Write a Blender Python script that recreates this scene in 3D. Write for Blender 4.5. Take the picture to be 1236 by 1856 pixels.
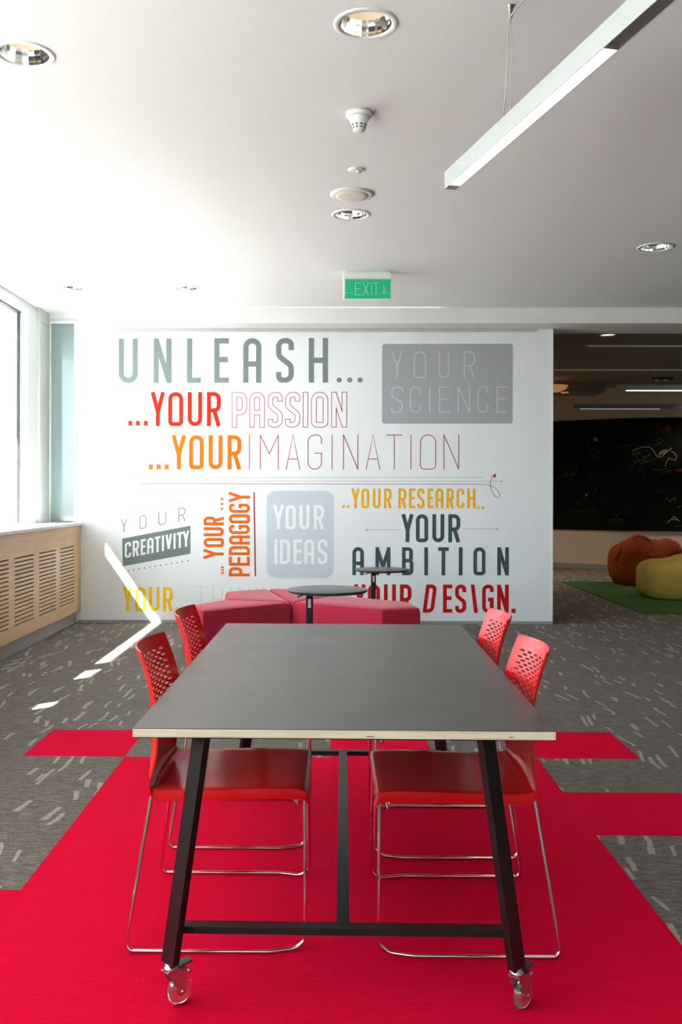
import bpy, bmesh, math, random
from mathutils import Vector, Matrix, noise

random.seed(7)
for o in list(bpy.data.objects):
    bpy.data.objects.remove(o)
SC = bpy.context.scene
COL = SC.collection

# ------------------------------------------------------------------ camera
cam_d = bpy.data.cameras.new('camera')
cam = bpy.data.objects.new('camera', cam_d)
COL.objects.link(cam)
YAW, ROLL = math.atan(16 / 1710), 0.0022
cam.location = (0, 0, 1.34)
cam.matrix_world = (Matrix.Translation((0, 0, 1.34)) @ Matrix.Rotation(YAW, 4, 'Z')
                    @ Matrix.Rotation(math.pi / 2, 4, 'X') @ Matrix.Rotation(ROLL, 4, 'Z'))
cam_d.lens = 36 * 1710 / 1856
cam_d.sensor_width = 36
cam_d.shift_x = 34 / 1856
cam_d.shift_y = -35 / 1856
cam_d.clip_start = 0.05
SC.camera = cam

# ------------------------------------------------------------------ light
SC.view_settings.view_transform = 'Standard'
SC.view_settings.look = 'None'
SC.view_settings.gamma = 1
SC.view_settings.use_curve_mapping = False
SC.view_settings.exposure = 1.66

world = bpy.data.worlds.new('sky')
SC.world = world
world.use_nodes = True
wn = world.node_tree.nodes
wl = world.node_tree.links
wn.clear()
w_out = wn.new('ShaderNodeOutputWorld')
w_bg = wn.new('ShaderNodeBackground')
w_sky = wn.new('ShaderNodeTexSky')
w_sky.sky_type = 'HOSEK_WILKIE'
w_sky.turbidity = 4.5
w_sky.ground_albedo = 0.5
SUN_TO = Vector((0.70, 0.65, -1.0)).normalized()
w_sky.sun_direction = -SUN_TO
w_bg.inputs['Strength'].default_value = 11.0
w_hs = wn.new('ShaderNodeHueSaturation')
w_hs.inputs['Saturation'].default_value = 0.45
wl.new(w_sky.outputs[0], w_hs.inputs['Color'])
wl.new(w_hs.outputs[0], w_bg.inputs['Color'])
wl.new(w_bg.outputs[0], w_out.inputs['Surface'])

sun_d = bpy.data.lights.new('sun', 'SUN')
sun_d.energy = 24
sun_d.angle = math.radians(0.6)
sun_d.color = (1.0, 0.97, 0.92)
sun = bpy.data.objects.new('sun', sun_d)
sun.rotation_euler = SUN_TO.to_track_quat('-Z', 'Y').to_euler()
sun.location = (-8, -6, 9)
COL.objects.link(sun)

SC.cycles.use_denoising = True
SC.cycles.max_bounces = 10
SC.cycles.diffuse_bounces = 6
SC.cycles.glossy_bounces = 4
SC.cycles.transmission_bounces = 8
SC.cycles.transparent_max_bounces = 12
SC.cycles.sample_clamp_indirect = 8
SC.cycles.caustics_reflective = False
SC.cycles.caustics_refractive = False


def portal(name, loc, rot, sx, sy):
    d = bpy.data.lights.new(name, 'AREA')
    d.shape = 'RECTANGLE'
    d.size, d.size_y = sx, sy
    d.cycles.is_portal = True
    o = bpy.data.objects.new(name, d)
    o.location, o.rotation_euler = loc, rot
    COL.objects.link(o)


portal('window_portal', (-3.02, 3.05, 2.05), (0, -math.pi / 2, 0), 2.2, 12.3)

# ------------------------------------------------------------------ materials
M = {}


def mat(name, col, rough=0.6, metal=0.0, spec=0.5, emit=None, es=0.0):
    m = bpy.data.materials.new(name)
    m.use_nodes = True
    b = m.node_tree.nodes['Principled BSDF']
    b.inputs['Base Color'].default_value = (*col, 1)
    b.inputs['Roughness'].default_value = rough
    b.inputs['Metallic'].default_value = metal
    b.inputs['Specular IOR Level'].default_value = spec
    if emit:
        b.inputs['Emission Color'].default_value = (*emit, 1)
        b.inputs['Emission Strength'].default_value = es
    M[name] = m
    return m


class NT:
    """small node helper"""

    def __init__(self, m):
        self.t = m.node_tree
        self.b = self.t.nodes['Principled BSDF']

    def n(self, typ, **kw):
        x = self.t.nodes.new(typ)
        for k, v in kw.items():
            setattr(x, k, v)
        return x

    def put(self, sock, v):
        if isinstance(v, bpy.types.NodeSocket):
            self.t.links.new(v, sock)
        else:
            sock.default_value = v

    def math(self, op, a, b=0.0, c=0.0):
        x = self.n('ShaderNodeMath', operation=op)
        self.put(x.inputs[0], a)
        self.put(x.inputs[1], b)
        self.put(x.inputs[2], c)
        return x.outputs[0]

    def noise(self, vec, scale, detail=2.0, rough=0.5):
        x = self.n('ShaderNodeTexNoise')
        if vec is not None:
            self.put(x.inputs['Vector'], vec)
        x.inputs['Scale'].default_value = scale
        x.inputs['Detail'].default_value = detail
        x.inputs['Roughness'].default_value = rough
        return x.outputs['Fac']

    def mapping(self, vec, scale):
        x = self.n('ShaderNodeMapping')
        self.put(x.inputs['Vector'], vec)
        x.inputs['Scale'].default_value = scale
        return x.outputs[0]

    def ramp(self, fac, stops):
        x = self.n('ShaderNodeValToRGB')
        e = x.color_ramp.elements
        e[0].position, e[0].color = stops[0][0], (*stops[0][1], 1)
        e[1].position, e[1].color = stops[-1][0], (*stops[-1][1], 1)
        for p, c in stops[1:-1]:
            k = e.new(p)
            k.color = (*c, 1)
        self.put(x.inputs[0], fac)
        return x.outputs[0]

    def mix(self, fac, a, b):
        x = self.n('ShaderNodeMix', data_type='RGBA')
        self.put(x.inputs[0], fac)
        self.put(x.inputs[6], a if isinstance(a, bpy.types.NodeSocket) else (*a, 1))
        self.put(x.inputs[7], b if isinstance(b, bpy.types.NodeSocket) else (*b, 1))
        return x.outputs[2]

    def bump(self, h, strength, dist):
        x = self.n('ShaderNodeBump')
        x.inputs['Strength'].default_value = strength
        x.inputs['Distance'].default_value = dist
        self.put(x.inputs['Height'], h)
        self.put(self.b.inputs['Normal'], x.outputs[0])

    def pos(self):
        return self.n('ShaderNodeNewGeometry').outputs['Position']

    def obj(self):
        return self.n('ShaderNodeTexCoord').outputs['Object']


def noisy(name, c1, c2, scale, rough, bump=0.1, dist=0.002, stretch=(1, 1, 1), **kw):
    m = mat(name, c1, rough, **kw)
    t = NT(m)
    v = t.mapping(t.pos(), stretch)
    f = t.noise(v, scale, 4)
    t.put(t.b.inputs['Base Color'], t.mix(f, c1, c2))
    if bump:
        t.bump(f, bump, dist)
    return m


noisy('white_paint', (0.80, 0.81, 0.80), (0.77, 0.78, 0.77), 3, 0.6, 0.02)
noisy('ceiling_paint', (0.815, 0.835, 0.835), (0.80, 0.82, 0.82), 2, 0.8, 0.0)
noisy('mural_paint', (0.83, 0.875, 0.895), (0.815, 0.86, 0.88), 2, 0.45, 0.01)
noisy('far_ceiling_paint', (0.30, 0.27, 0.25), (0.27, 0.245, 0.225), 2, 0.8, 0.0)
noisy('far_wall_paint', (0.74, 0.65, 0.53), (0.70, 0.61, 0.50), 2, 0.7, 0.0)
noisy('dark_paint', (0.25, 0.24, 0.23), (0.22, 0.215, 0.21), 2, 0.7, 0.0)
noisy('grey_trim', (0.36, 0.38, 0.37), (0.32, 0.34, 0.33), 5, 0.5, 0.0)
noisy('frame_metal', (0.76, 0.81, 0.80), (0.73, 0.79, 0.78), 4, 0.6, 0.0)
noisy('column_paint', (0.62, 0.65, 0.62), (0.58, 0.62, 0.59), 3, 0.45, 0.0)
mat('gasket', (0.01, 0.01, 0.01), 0.5)
noisy('outside_paving', (0.35, 0.345, 0.33), (0.30, 0.295, 0.285), 3, 0.9, 0.0)
noisy('canopy_panel', (0.42, 0.47, 0.47), (0.38, 0.43, 0.43), 2, 0.6, 0.0)
noisy('concrete', (0.6, 0.62, 0.6), (0.5, 0.53, 0.52), 2, 0.7, 0.0)
mat('orange_sign', (0.9, 0.35, 0.15), 0.6)

# teal backed glass beside the mural
noisy('teal_glass', (0.24, 0.32, 0.33), (0.22, 0.30, 0.31), 2, 0.07, 0.0, spec=0.8)

# window glass : thin sheet, clear with a faint reflection
m = bpy.data.materials.new('window_glass')
m.use_nodes = True
nt = m.node_tree
nt.nodes.clear()
o_ = nt.nodes.new('ShaderNodeOutputMaterial')
tr = nt.nodes.new('ShaderNodeBsdfTransparent')
tr.inputs[0].default_value = (0.96, 0.97, 0.965, 1)
gl = nt.nodes.new('ShaderNodeBsdfGlossy')
gl.inputs['Roughness'].default_value = 0.02
lw = nt.nodes.new('ShaderNodeLayerWeight')
lw.inputs[0].default_value = 0.5
pw = nt.nodes.new('ShaderNodeMath')
pw.operation = 'POWER'
nt.links.new(lw.outputs['Facing'], pw.inputs[0])
pw.inputs[1].default_value = 4.0
fr = nt.nodes.new('ShaderNodeMath')
fr.operation = 'MULTIPLY_ADD'
nt.links.new(pw.outputs[0], fr.inputs[0])
fr.inputs[1].default_value = 0.6
fr.inputs[2].default_value = 0.03
mx = nt.nodes.new('ShaderNodeMixShader')
nt.links.new(fr.outputs[0], mx.inputs[0])
nt.links.new(tr.outputs[0], mx.inputs[1])
nt.links.new(gl.outputs[0], mx.inputs[2])
nt.links.new(mx.outputs[0], o_.inputs[0])
M['window_glass'] = m


# carpet: grey ground with fine cross ribs and pale dashes running down the room
def carpet(name, grey):
    m = mat(name, (0.1, 0.1, 0.1), 0.95, spec=0.05)
    t = NT(m)
    P = t.pos()
    sp = t.n('ShaderNodeSeparateXYZ')
    t.put(sp.inputs[0], P)
    X, Y = sp.outputs[0], sp.outputs[1]
    rib_n = t.noise(t.mapping(P, (7, 130, 1)), 1.0, 3, 0.7)
    fine = t.noise(t.mapping(P, (110, 240, 1)), 1.0, 2, 0.6)
    rib2 = t.noise(t.mapping(P, (17, 78, 1)), 1.0, 2, 0.7)
    if grey:
        base = t.ramp(t.math('ADD', t.math('ADD', t.math('MULTIPLY', rib_n, 0.30), t.math('MULTIPLY', rib2, 0.34)), t.math('MULTIPLY', fine, 0.36)),
                      [(0.36, (0.070, 0.060, 0.052)), (0.50, (0.155, 0.137, 0.120)), (0.63, (0.31, 0.28, 0.25))])
        big = t.noise(P, 1.3, 3)
        wob = t.math('MULTIPLY', t.math('SUBTRACT', t.noise(t.mapping(P, (14, 9, 1)), 1.0, 2), 0.5), 0.022)
        lean = t.math('MULTIPLY', t.math('SUBTRACT', t.noise(t.mapping(P, (3.1, 2.3, 1)), 1.0, 0), 0.5), 0.16)

        def dash_layer(cw, ch, seed, thr):
            xs = t.math('ADD', t.math('ADD', X, wob), lean)
            u = t.math('DIVIDE', t.math('ADD', xs, seed), cw)
            cu = t.math('FLOOR', u)
            fu = t.math('SUBTRACT', u, cu)
            wn_ = t.n('ShaderNodeTexWhiteNoise', noise_dimensions='1D')
            t.put(wn_.inputs['W'], cu)
            v = t.math('ADD', t.math('DIVIDE', Y, ch), t.math('MULTIPLY', wn_.outputs['Value'], 7.3))
            cv = t.math('FLOOR', v)
            fv = t.math('SUBTRACT', v, cv)
            w2 = t.n('ShaderNodeTexWhiteNoise', noise_dimensions='2D')
            cb = t.n('ShaderNodeCombineXYZ')
            t.put(cb.inputs[0], cu)
            t.put(cb.inputs[1], t.math('ADD', cv, seed * 13))
            t.put(w2.inputs['Vector'], cb.outputs[0])
            on = t.math('LESS_THAN', w2.outputs['Value'], thr)
            a = t.math('LESS_THAN', t.math('ABSOLUTE', t.math('SUBTRACT', fu, 0.5)), 0.25)
            ln = t.math('ADD', 0.20, t.math('MULTIPLY', w2.outputs['Value'], 1.3))
            b = t.math('LESS_THAN', t.math('ABSOLUTE', t.math('SUBTRACT', fv, 0.5)), ln)
            return t.math('MULTIPLY', t.math('MULTIPLY', on, a), b)
        d = t.math('MAXIMUM', dash_layer(0.042, 0.30, 0.0, 0.16), dash_layer(0.038, 0.24, 2.7, 0.10))
        frag = t.math('MULTIPLY', d, t.math('ADD', 0.35, t.math('MULTIPLY', t.noise(t.mapping(P, (60, 90, 1)), 1.0, 2), 0.75)))
        col = t.mix(frag, base, (0.42, 0.39, 0.35))
        col2 = t.mix(t.math('MULTIPLY', t.math('SUBTRACT', big, 0.4), 0.5), col, (0.10, 0.09, 0.08))
        t.put(t.b.inputs['Base Color'], col2)
    else:
        f = t.math('ADD', t.math('MULTIPLY', rib_n, 0.5), t.math('MULTIPLY', fine, 0.5))
        base = t.ramp(f, [(0.32, (0.56, 0.0008, 0.022)), (0.52, (0.69, 0.0015, 0.034)), (0.72, (0.78, 0.005, 0.048))])
        speck = t.math('GREATER_THAN', t.noise(t.mapping(P, (38, 38, 1)), 1.0, 1), 0.80)
        t.put(t.b.inputs['Base Color'], t.mix(t.math('MULTIPLY', speck, 0.3), base, (0.75, 0.12, 0.14)))
    t.bump(t.math('ADD', fine, rib_n), 0.35, 0.002)
    return m


carpet('grey_carpet', True)
carpet('red_carpet', False)
noisy('green_rug', (0.028, 0.125, 0.012), (0.02, 0.085, 0.008), 120, 0.95, 0.4)

# wood
m = mat('maple_panel', (0.66, 0.45, 0.25), 0.45)
t = NT(m)
f = t.noise(t.mapping(t.pos(), (1, 1.2, 22)), 1.6, 5)
t.put(t.b.inputs['Base Color'], t.ramp(f, [(0.3, (0.60, 0.40, 0.215)), (0.7, (0.72, 0.51, 0.30))]))
m = mat('plywood_edge', (0.62, 0.5, 0.35), 0.6)
t = NT(m)
f = t.noise(t.mapping(t.obj(), (5, 5, 260)), 1.0, 3)
g = t.noise(t.mapping(t.obj(), (22, 22, 150)), 1.0, 1)
c = t.ramp(f, [(0.3, (0.62, 0.50, 0.34)), (0.7, (0.78, 0.67, 0.50))])
t.put(t.b.inputs['Base Color'], t.mix(t.math('GREATER_THAN', g, 0.74), c, (0.22, 0.14, 0.08)))
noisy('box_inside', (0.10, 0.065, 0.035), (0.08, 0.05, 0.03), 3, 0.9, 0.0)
noisy('plinth_grey', (0.42, 0.44, 0.43), (0.38, 0.40, 0.39), 3, 0.6, 0.0)

m = mat('black_laminate', (0.036, 0.034, 0.031), 0.33, spec=0.62)
t = NT(m)
t.put(t.b.inputs['Roughness'], t.math('ADD', 0.30, t.math('MULTIPLY', t.noise(t.obj(), 6, 3), 0.07)))
noisy('black_steel', (0.004, 0.004, 0.0045), (0.006, 0.0055, 0.006), 30, 0.42, 0.03, 0.0005)
noisy('black_top', (0.03, 0.033, 0.036), (0.034, 0.037, 0.04), 10, 0.3, 0.0)
mat('matte_black', (0.006, 0.006, 0.006), 0.85, spec=0.1)
mat('chrome', (0.82, 0.80, 0.81), 0.09, metal=1.0)
mat('brushed_steel', (0.62, 0.60, 0.58), 0.28, metal=1.0)
mat('fork_plastic', (0.55, 0.50, 0.52), 0.22, metal=0.9)
mat('lever_plastic', (0.035, 0.045, 0.04), 0.35)
mat('sticker', (0.6, 0.6, 0.6), 0.5)
noisy('red_shell', (0.70, 0.012, 0.012), (0.66, 0.010, 0.010), 40, 0.34, 0.05, 0.0004, spec=0.32)
noisy('red_seat', (0.66, 0.010, 0.012), (0.62, 0.009, 0.010), 40, 0.17, 0.0, 0.0002, spec=0.1)
m = noisy('crimson_fabric', (0.50, 0.018, 0.055), (0.40, 0.012, 0.042), 220, 0.85, 0.35, 0.001, spec=0.2)
NT(m).b.inputs['Sheen Weight'].default_value = 0.25
m = mat('clear_wheel', (0.95, 0.86, 0.86), 0.03)
NT(m).b.inputs['Transmission Weight'].default_value = 0.92
NT(m).b.inputs['IOR'].default_value = 1.42

mat('lamp_body', (0.46, 0.50, 0.50), 0.4, metal=0.0)
noisy('lamp_underside', (0.30, 0.30, 0.31), (0.27, 0.27, 0.28), 3, 0.3, 0.0, metal=0.6)
mat('diffuser_lit', (0.9, 0.9, 0.9), 0.5, emit=(1.0, 0.98, 0.93), es=3.2)
mat('far_diffuser', (0.8, 0.78, 0.7), 0.5, emit=(1.0, 0.93, 0.78), es=0.42)
mat('far_diffuser_dim', (0.5, 0.45, 0.4), 0.5, emit=(1.0, 0.90, 0.78), es=0.08)
mat('warm_disc', (0.6, 0.55, 0.4), 0.5, emit=(1.0, 0.80, 0.50), es=0.22)
mat('warm_disc_far', (0.6, 0.55, 0.4), 0.5, emit=(1.0, 0.86, 0.38), es=0.78)
mat('cove_glow', (0.3, 0.28, 0.2), 0.7, emit=(1.0, 0.88, 0.62), es=0.022)
mat('amber_glass', (0.5, 0.2, 0.08), 0.5, emit=(1.0, 0.42, 0.16), es=0.10)
mat('reflector', (0.86, 0.87, 0.86), 0.12, metal=1.0)
mat('white_plastic', (0.80, 0.81, 0.79), 0.35)
mat('cream_plastic', (0.74, 0.70, 0.62), 0.5)
mat('dark_slot', (0.01, 0.012, 0.012), 0.6)
mat('cable', (0.5, 0.49, 0.46), 0.4)
mat('cap_metal', (0.42, 0.40, 0.33), 0.3, metal=0.8)
mat('exit_green', (0.0, 0.34, 0.14), 0.35, emit=(0.0, 0.55, 0.24), es=0.10)
mat('exit_letters', (0.32, 0.62, 0.46), 0.5)
noisy('blackboard', (0.005, 0.006, 0.005), (0.009, 0.010, 0.008), 3, 0.9, 0.0, spec=0.08)
mat('chalk_grey', (0.085, 0.085, 0.08), 0.9)
mat('chalk_white', (0.28, 0.27, 0.25), 0.9)
mat('chalk_red', (0.13, 0.022, 0.018), 0.9)
mat('chalk_amber', (0.20, 0.13, 0.06), 0.9)
mat('chalk_green', (0.04, 0.085, 0.055), 0.9)
mat('chalk_dim', (0.026, 0.027, 0.023), 0.9)
noisy('orange_bag', (0.42, 0.072, 0.014), (0.37, 0.06, 0.012), 6, 0.8, 0.2, 0.004, spec=0.15)
noisy('yellow_bag', (0.58, 0.42, 0.10), (0.53, 0.39, 0.09), 6, 0.8, 0.2, 0.004, spec=0.15)
noisy('bag_seam', (0.25, 0.17, 0.03), (0.22, 0.15, 0.03), 6, 0.8, 0.0)

VIN = {
    'v_slate': (0.195, 0.25, 0.25), 'v_red': (0.66, 0.020, 0.005), 'v_crimson': (0.42, 0.012, 0.035),
    'v_orange': (0.76, 0.17, 0.002), 'v_rust': (0.42, 0.06, 0.02), 'v_lilac': (0.39, 0.41, 0.44),
    'v_pale': (0.60, 0.61, 0.63), 'v_line': (0.42, 0.47, 0.49), 'v_block': (0.18, 0.24, 0.23),
    'v_white': (0.85, 0.87, 0.87), 'v_deep_orange': (0.82, 0.14, 0.002), 'v_mist': (0.58, 0.66, 0.72),
    'v_mist_text': (0.86, 0.90, 0.92), 'v_yellow': (0.90, 0.46, 0.012), 'v_dark': (0.055, 0.10, 0.118),
    'v_scarlet': (0.56, 0.008, 0.008), 'v_lemon': (0.92, 0.58, 0.008), 'v_faint': (0.78, 0.72, 0.50),
    'v_thin': (0.22, 0.24, 0.25),
}
for k, v in VIN.items():
    mat(k, v, 0.6, spec=0.15)


# ------------------------------------------------------------------ mesh helpers
class MB:
    def __init__(self):
        self.v, self.f, self.s = [], [], []

    def add(self, vs, fs, smooth=False):
        b = len(self.v)
        self.v += [tuple(x) for x in vs]
        self.f += [tuple(b + i for i in f) for f in fs]
        self.s += [smooth] * len(fs)
        return self

    def box(self, x0, x1, y0, y1, z0, z1, mtx=None):
        vs = [Vector((x, y, z)) for x in (x0, x1) for y in (y0, y1) for z in (z0, z1)]
        if mtx is not None:
            vs = [mtx @ v for v in vs]
        return self.add(vs, [(0, 1, 3, 2), (4, 6, 7, 5), (0, 4, 5, 1), (2, 3, 7, 6), (0, 2, 6, 4), (1, 5, 7, 3)])

    def tube(self, pts, r, seg=10, closed=False, r_fn=None):
        pts = [Vector(p) for p in pts]
        n = len(pts)
        tang = []
        for i in range(n):
            if closed:
                a, b = pts[i - 1], pts[(i + 1) % n]
            else:
                a, b = pts[max(i - 1, 0)], pts[min(i + 1, n - 1)]
            tang.append((b - a).normalized())
        up = Vector((0, 0, 1)) if abs(tang[0].z) < 0.9 else Vector((1, 0, 0))
        nrm = (up - tang[0] * up.dot(tang[0])).normalized()
        vs = []
        for i in range(n):
            nrm = (nrm - tang[i] * nrm.dot(tang[i])).normalized()
            bi = tang[i].cross(nrm)
            rr = r_fn(i / (n - 1)) if r_fn else r
            for k in range(seg):
                a = 2 * math.pi * k / seg
                vs.append(pts[i] + (nrm * math.cos(a) + bi * math.sin(a)) * rr)
        fs = []
        for i in range(n if closed else n - 1):
            j = (i + 1) % n
            for k in range(seg):
                l = (k + 1) % seg
                fs.append((i * seg + k, i * seg + l, j * seg + l, j * seg + k))
        self.add(vs, fs, True)
        if not closed:
            b = len(self.v) - n * seg
            self.f.append(tuple(b + k for k in reversed(range(seg))))
            self.f.append(tuple(b + (n - 1) * seg + k for k in range(seg)))
            self.s += [False, False]
        return self

    def lathe(self, prof, seg=32, mtx=None, smooth=True):
        vs = []
        for r, z in prof:
            for k in range(seg):
                a = 2 * math.pi * k / seg
                vs.append(Vector((r * math.cos(a), r * math.sin(a), z)))
        if mtx is not None:
            vs = [mtx @ v for v in vs]
        fs = []
        for i in range(len(prof) - 1):
            for k in range(seg):
                l = (k + 1) % seg
                fs.append((i * seg + k, i * seg + l, (i + 1) * seg + l, (i + 1) * seg + k))
        self.add(vs, fs, smooth)
        return self

    def disc(self, r, z, seg=32, mtx=None):
        vs = [Vector((r * math.cos(2 * math.pi * k / seg), r * math.sin(2 * math.pi * k / seg), z)) for k in range(seg)]
        if mtx is not None:
            vs = [mtx @ v for v in vs]
        return self.add(vs, [tuple(range(seg))])

    def build(self, name, material, parent=None, loc=None, bevel=0.0, bseg=2, fix=True, wn=False):
        me = bpy.data.meshes.new(name)
        me.from_pydata(self.v, [], self.f)
        me.polygons.foreach_set('use_smooth', self.s)
        if fix:
            bm = bmesh.new()
            bm.from_mesh(me)
            bmesh.ops.recalc_face_normals(bm, faces=bm.faces)
            bm.to_mesh(me)
            bm.free()
        me.materials.append(M[material] if isinstance(material, str) else material)
        me.update()
        o = bpy.data.objects.new(name, me)
        COL.objects.link(o)
        if parent is not None:
            o.parent = parent
        if loc:
            o.location = loc
        if bevel:
            mod = o.modifiers.new('bevel', 'BEVEL')
            mod.width, mod.segments, mod.limit_method = bevel, bseg, 'ANGLE'
            mod.angle_limit = math.radians(40)
        return o


def fillet(pts, radii, n=6):
    """polyline with rounded corners (2-D or 3-D)"""
    P = [Vector(p) for p in pts]
    out = [P[0]]
    for i in range(1, len(P) - 1):
        r = radii[i] if isinstance(radii, (list, tuple)) else radii
        a, b, c = P[i - 1], P[i], P[i + 1]
        u, w = (a - b), (c - b)
        lu, lw = u.length, w.length
        u.normalize()
        w.normalize()
        cosang = max(-1, min(1, u.dot(w)))
        ang = math.acos(cosang)
        if r <= 0 or ang > math.pi - 0.01:
            out.append(b)
            continue
        d = min(r / math.tan(ang / 2), lu * 0.5, lw * 0.5)
        rr = d * math.tan(ang / 2)
        p0, p1 = b + u * d, b + w * d
        cen = b + (u + w).normalized() * (rr / math.sin(ang / 2))
        va, vb = p0 - cen, p1 - cen
        tot = va.angle(vb)
        for k in range(n + 1):
            f = k / n
            s = math.sin(tot)
            if s < 1e-6:
                out.append(cen + va.lerp(vb, f))
            else:
                out.append(cen + va * (math.sin((1 - f) * tot) / s) + vb * (math.sin(f * tot) / s))
    out.append(P[-1])
    return out


def prop(o, label=None, cat=None, group=None, kind=None):
    if label:
        o['label'] = label
    if cat:
        o['category'] = cat
    if group:
        o['group'] = group
    if kind:
        o['kind'] = kind
    return o


def thing(name, label, cat, loc=(0, 0, 0), rz=0.0, group=None):
    o = bpy.data.objects.new(name, None)
    o.empty_display_size = 0.1
    COL.objects.link(o)
    o.location = loc
    o.rotation_euler = (0, 0, rz)
    return prop(o, label, cat, group)


def struct(o):
    o['kind'] = 'structure'
    return o


def kids(o):
    return [c for c in COL.objects if c.parent == o]


def copy_tree(o, parent=None):
    c = o.copy()
    COL.objects.link(c)
    if parent is not None:
        c.parent = parent
    for ch in kids(o):
        copy_tree(ch, c)
    return c


def perforated(us, vs, solid, th, mp):
    """board with real openings. mp(u, v, w) -> 3-D, w in 0..th"""
    mb = MB()
    idx = {}

    def V(i, j, k):
        key = (i, j, k)
        if key not in idx:
            idx[key] = len(mb.v)
            mb.v.append(tuple(mp(us[i], vs[j], th * k)))
        return idx[key]
    nu, nv = len(us) - 1, len(vs) - 1

    def s(i, j):
        return 0 <= i < nu and 0 <= j < nv and solid(i, j)
    for i in range(nu):
        for j in range(nv):
            if not s(i, j):
                continue
            F = [(V(i, j, 0), V(i + 1, j, 0), V(i + 1, j + 1, 0), V(i, j + 1, 0)),
                 (V(i, j, 1), V(i, j + 1, 1), V(i + 1, j + 1, 1), V(i + 1, j, 1))]
            if not s(i - 1, j):
                F.append((V(i, j, 0), V(i, j + 1, 0), V(i, j + 1, 1), V(i, j, 1)))
            if not s(i + 1, j):
                F.append((V(i + 1, j, 0), V(i + 1, j, 1), V(i + 1, j + 1, 1), V(i + 1, j + 1, 0)))
            if not s(i, j - 1):
                F.append((V(i, j, 0), V(i, j, 1), V(i + 1, j, 1), V(i + 1, j, 0)))
            if not s(i, j + 1):
                F.append((V(i, j + 1, 0), V(i + 1, j + 1, 0), V(i + 1, j + 1, 1), V(i, j + 1, 1)))
            mb.f += F
            mb.s += [False] * len(F)
    return mb


# ================================================================== THE ROOM
CEIL = 3.18
WALL_Y = 9.685          # face of the mural wall
WIN_X = -2.95           # window plane

floor = struct(MB().box(-3.1, 9.0, -3.2, 19.4, -0.06, -0.006).build('floor', 'grey_carpet'))

TX0, TP = -1.5645, 0.5215
TY0, TQ = 4.775, 0.535
RED = set()
for i in range(0, 5):
    RED.add((i + 1, -1)); RED.add((i + 1, -2)); RED.add((i + 1, -3)); RED.add((i + 1, -4)); RED.add((i + 1, -5))
RED = {(i, j) for (i, j) in RED if i <= 4}
RED |= {(0, 0), (3, 0), (5, 0), (5, -2), (0, -4), (0, -5), (5, -5)}
g = 0.0002
tile_mesh = {}
for j in range(-5, 9):
    for i in range(-2, 11):
        red = (i, j) in RED
        key = 'red_carpet' if red else 'grey_carpet'
        if key not in tile_mesh:
            o = MB().box(g, TP - g, g, TQ - g, -0.006, 0.0).build('carpet_tile', key, floor)
            tile_mesh[key] = o.data
        else:
            o = bpy.data.objects.new('carpet_tile', tile_mesh[key])
            COL.objects.link(o)
            o.parent = floor
        o.location = (TX0 + i * TP, TY0 + j * TQ, 0.0)
        if red:
            o['label'] = 'red carpet tile'

# carpet beyond the tiles, flush with them
mb = MB()
xa, xb = TX0 - 2 * TP, TX0 + 11 * TP
ya, yb = TY0 - 5 * TQ, TY0 + 9 * TQ
mb.box(-3.0, 9.0, -3.2, ya - g, -0.006, 0.0)
mb.box(-3.0, 9.0, yb + g, 19.4, -0.006, 0.0)
mb.box(xb + g, 9.0, ya, yb, -0.006, 0.0)
mb.box(-3.0, xa - g, ya, yb, -0.006, 0.0)
mb.build('carpet', 'grey_carpet', floor)

# ceiling with real openings for the downlights
LIGHTS = [(0.132, 3.702, 0.127), (-1.293, 3.952, 0.127), (0.127, 6.243, 0.130), (2.42, 7.073, 0.135),
          (-2.341, 8.483, 0.122), (-1.300, 8.482, 0.116)]


def slab_with_holes(x0, x1, y0, y1, z, holes, up, seg=32):
    bm = bmesh.new()
    ed = []

    def loop(pts):
        vs = [bm.verts.new(p) for p in pts]
        for a in range(len(vs)):
            ed.append(bm.edges.new((vs[a], vs[(a + 1) % len(vs)])))
    loop([(x0, y0, z), (x1, y0, z), (x1, y1, z), (x0, y1, z)])
    for hx, hy, r in holes:
        loop([(hx + r * math.cos(2 * math.pi * k / seg), hy + r * math.sin(2 * math.pi * k / seg), z) for k in range(seg)])
    bmesh.ops.triangle_fill(bm, edges=ed, use_beauty=True)
    for f in bm.faces:
        if f.normal.z > 0:
            f.normal_flip()
    return bm


def bm_obj(bm, name, material, parent=None):
    me = bpy.data.meshes.new(name)
    bm.to_mesh(me)
    bm.free()
    me.materials.append(M[material])
    o = bpy.data.objects.new(name, me)
    COL.objects.link(o)
    if parent:
        o.parent = parent
    return o


bm = slab_with_holes(-3.1, 9.0, -3.2, 9.36, CEIL, [(x, y, r * 0.80) for x, y, r in LIGHTS], 0)
ceiling = struct(bm_obj(bm, 'ceiling', 'ceiling_paint'))
MB().box(-3.2, 9.1, -3.3, 9.36, CEIL + 0.30, CEIL + 0.36).build('slab', 'ceiling_paint', ceiling)
FAR_L = [(3.22, 11.02, 0.11), (5.40, 11.02, 0.11), (7.50, 11.02, 0.11), (2.60, 15.20, 0.11), (6.20, 15.20, 0.11)]  # the first is in view, the others are added to light the lounge
bm = slab_with_holes(1.4, 9.0, 9.36, 19.4, CEIL, [(x, y, r * 0.9) for x, y, r in FAR_L], 0)
ceiling2 = struct(bm_obj(bm, 'ceiling', 'far_ceiling_paint'))
MB().box(1.3, 9.1, 9.36, 19.5, CEIL + 0.30, CEIL + 0.36).build('slab', 'far_ceiling_paint', ceiling2)

MB().box(-3.2, -2.26, 9.36, 9.97, CEIL, CEIL + 0.36).build('slab', 'ceiling_paint', ceiling)
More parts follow.
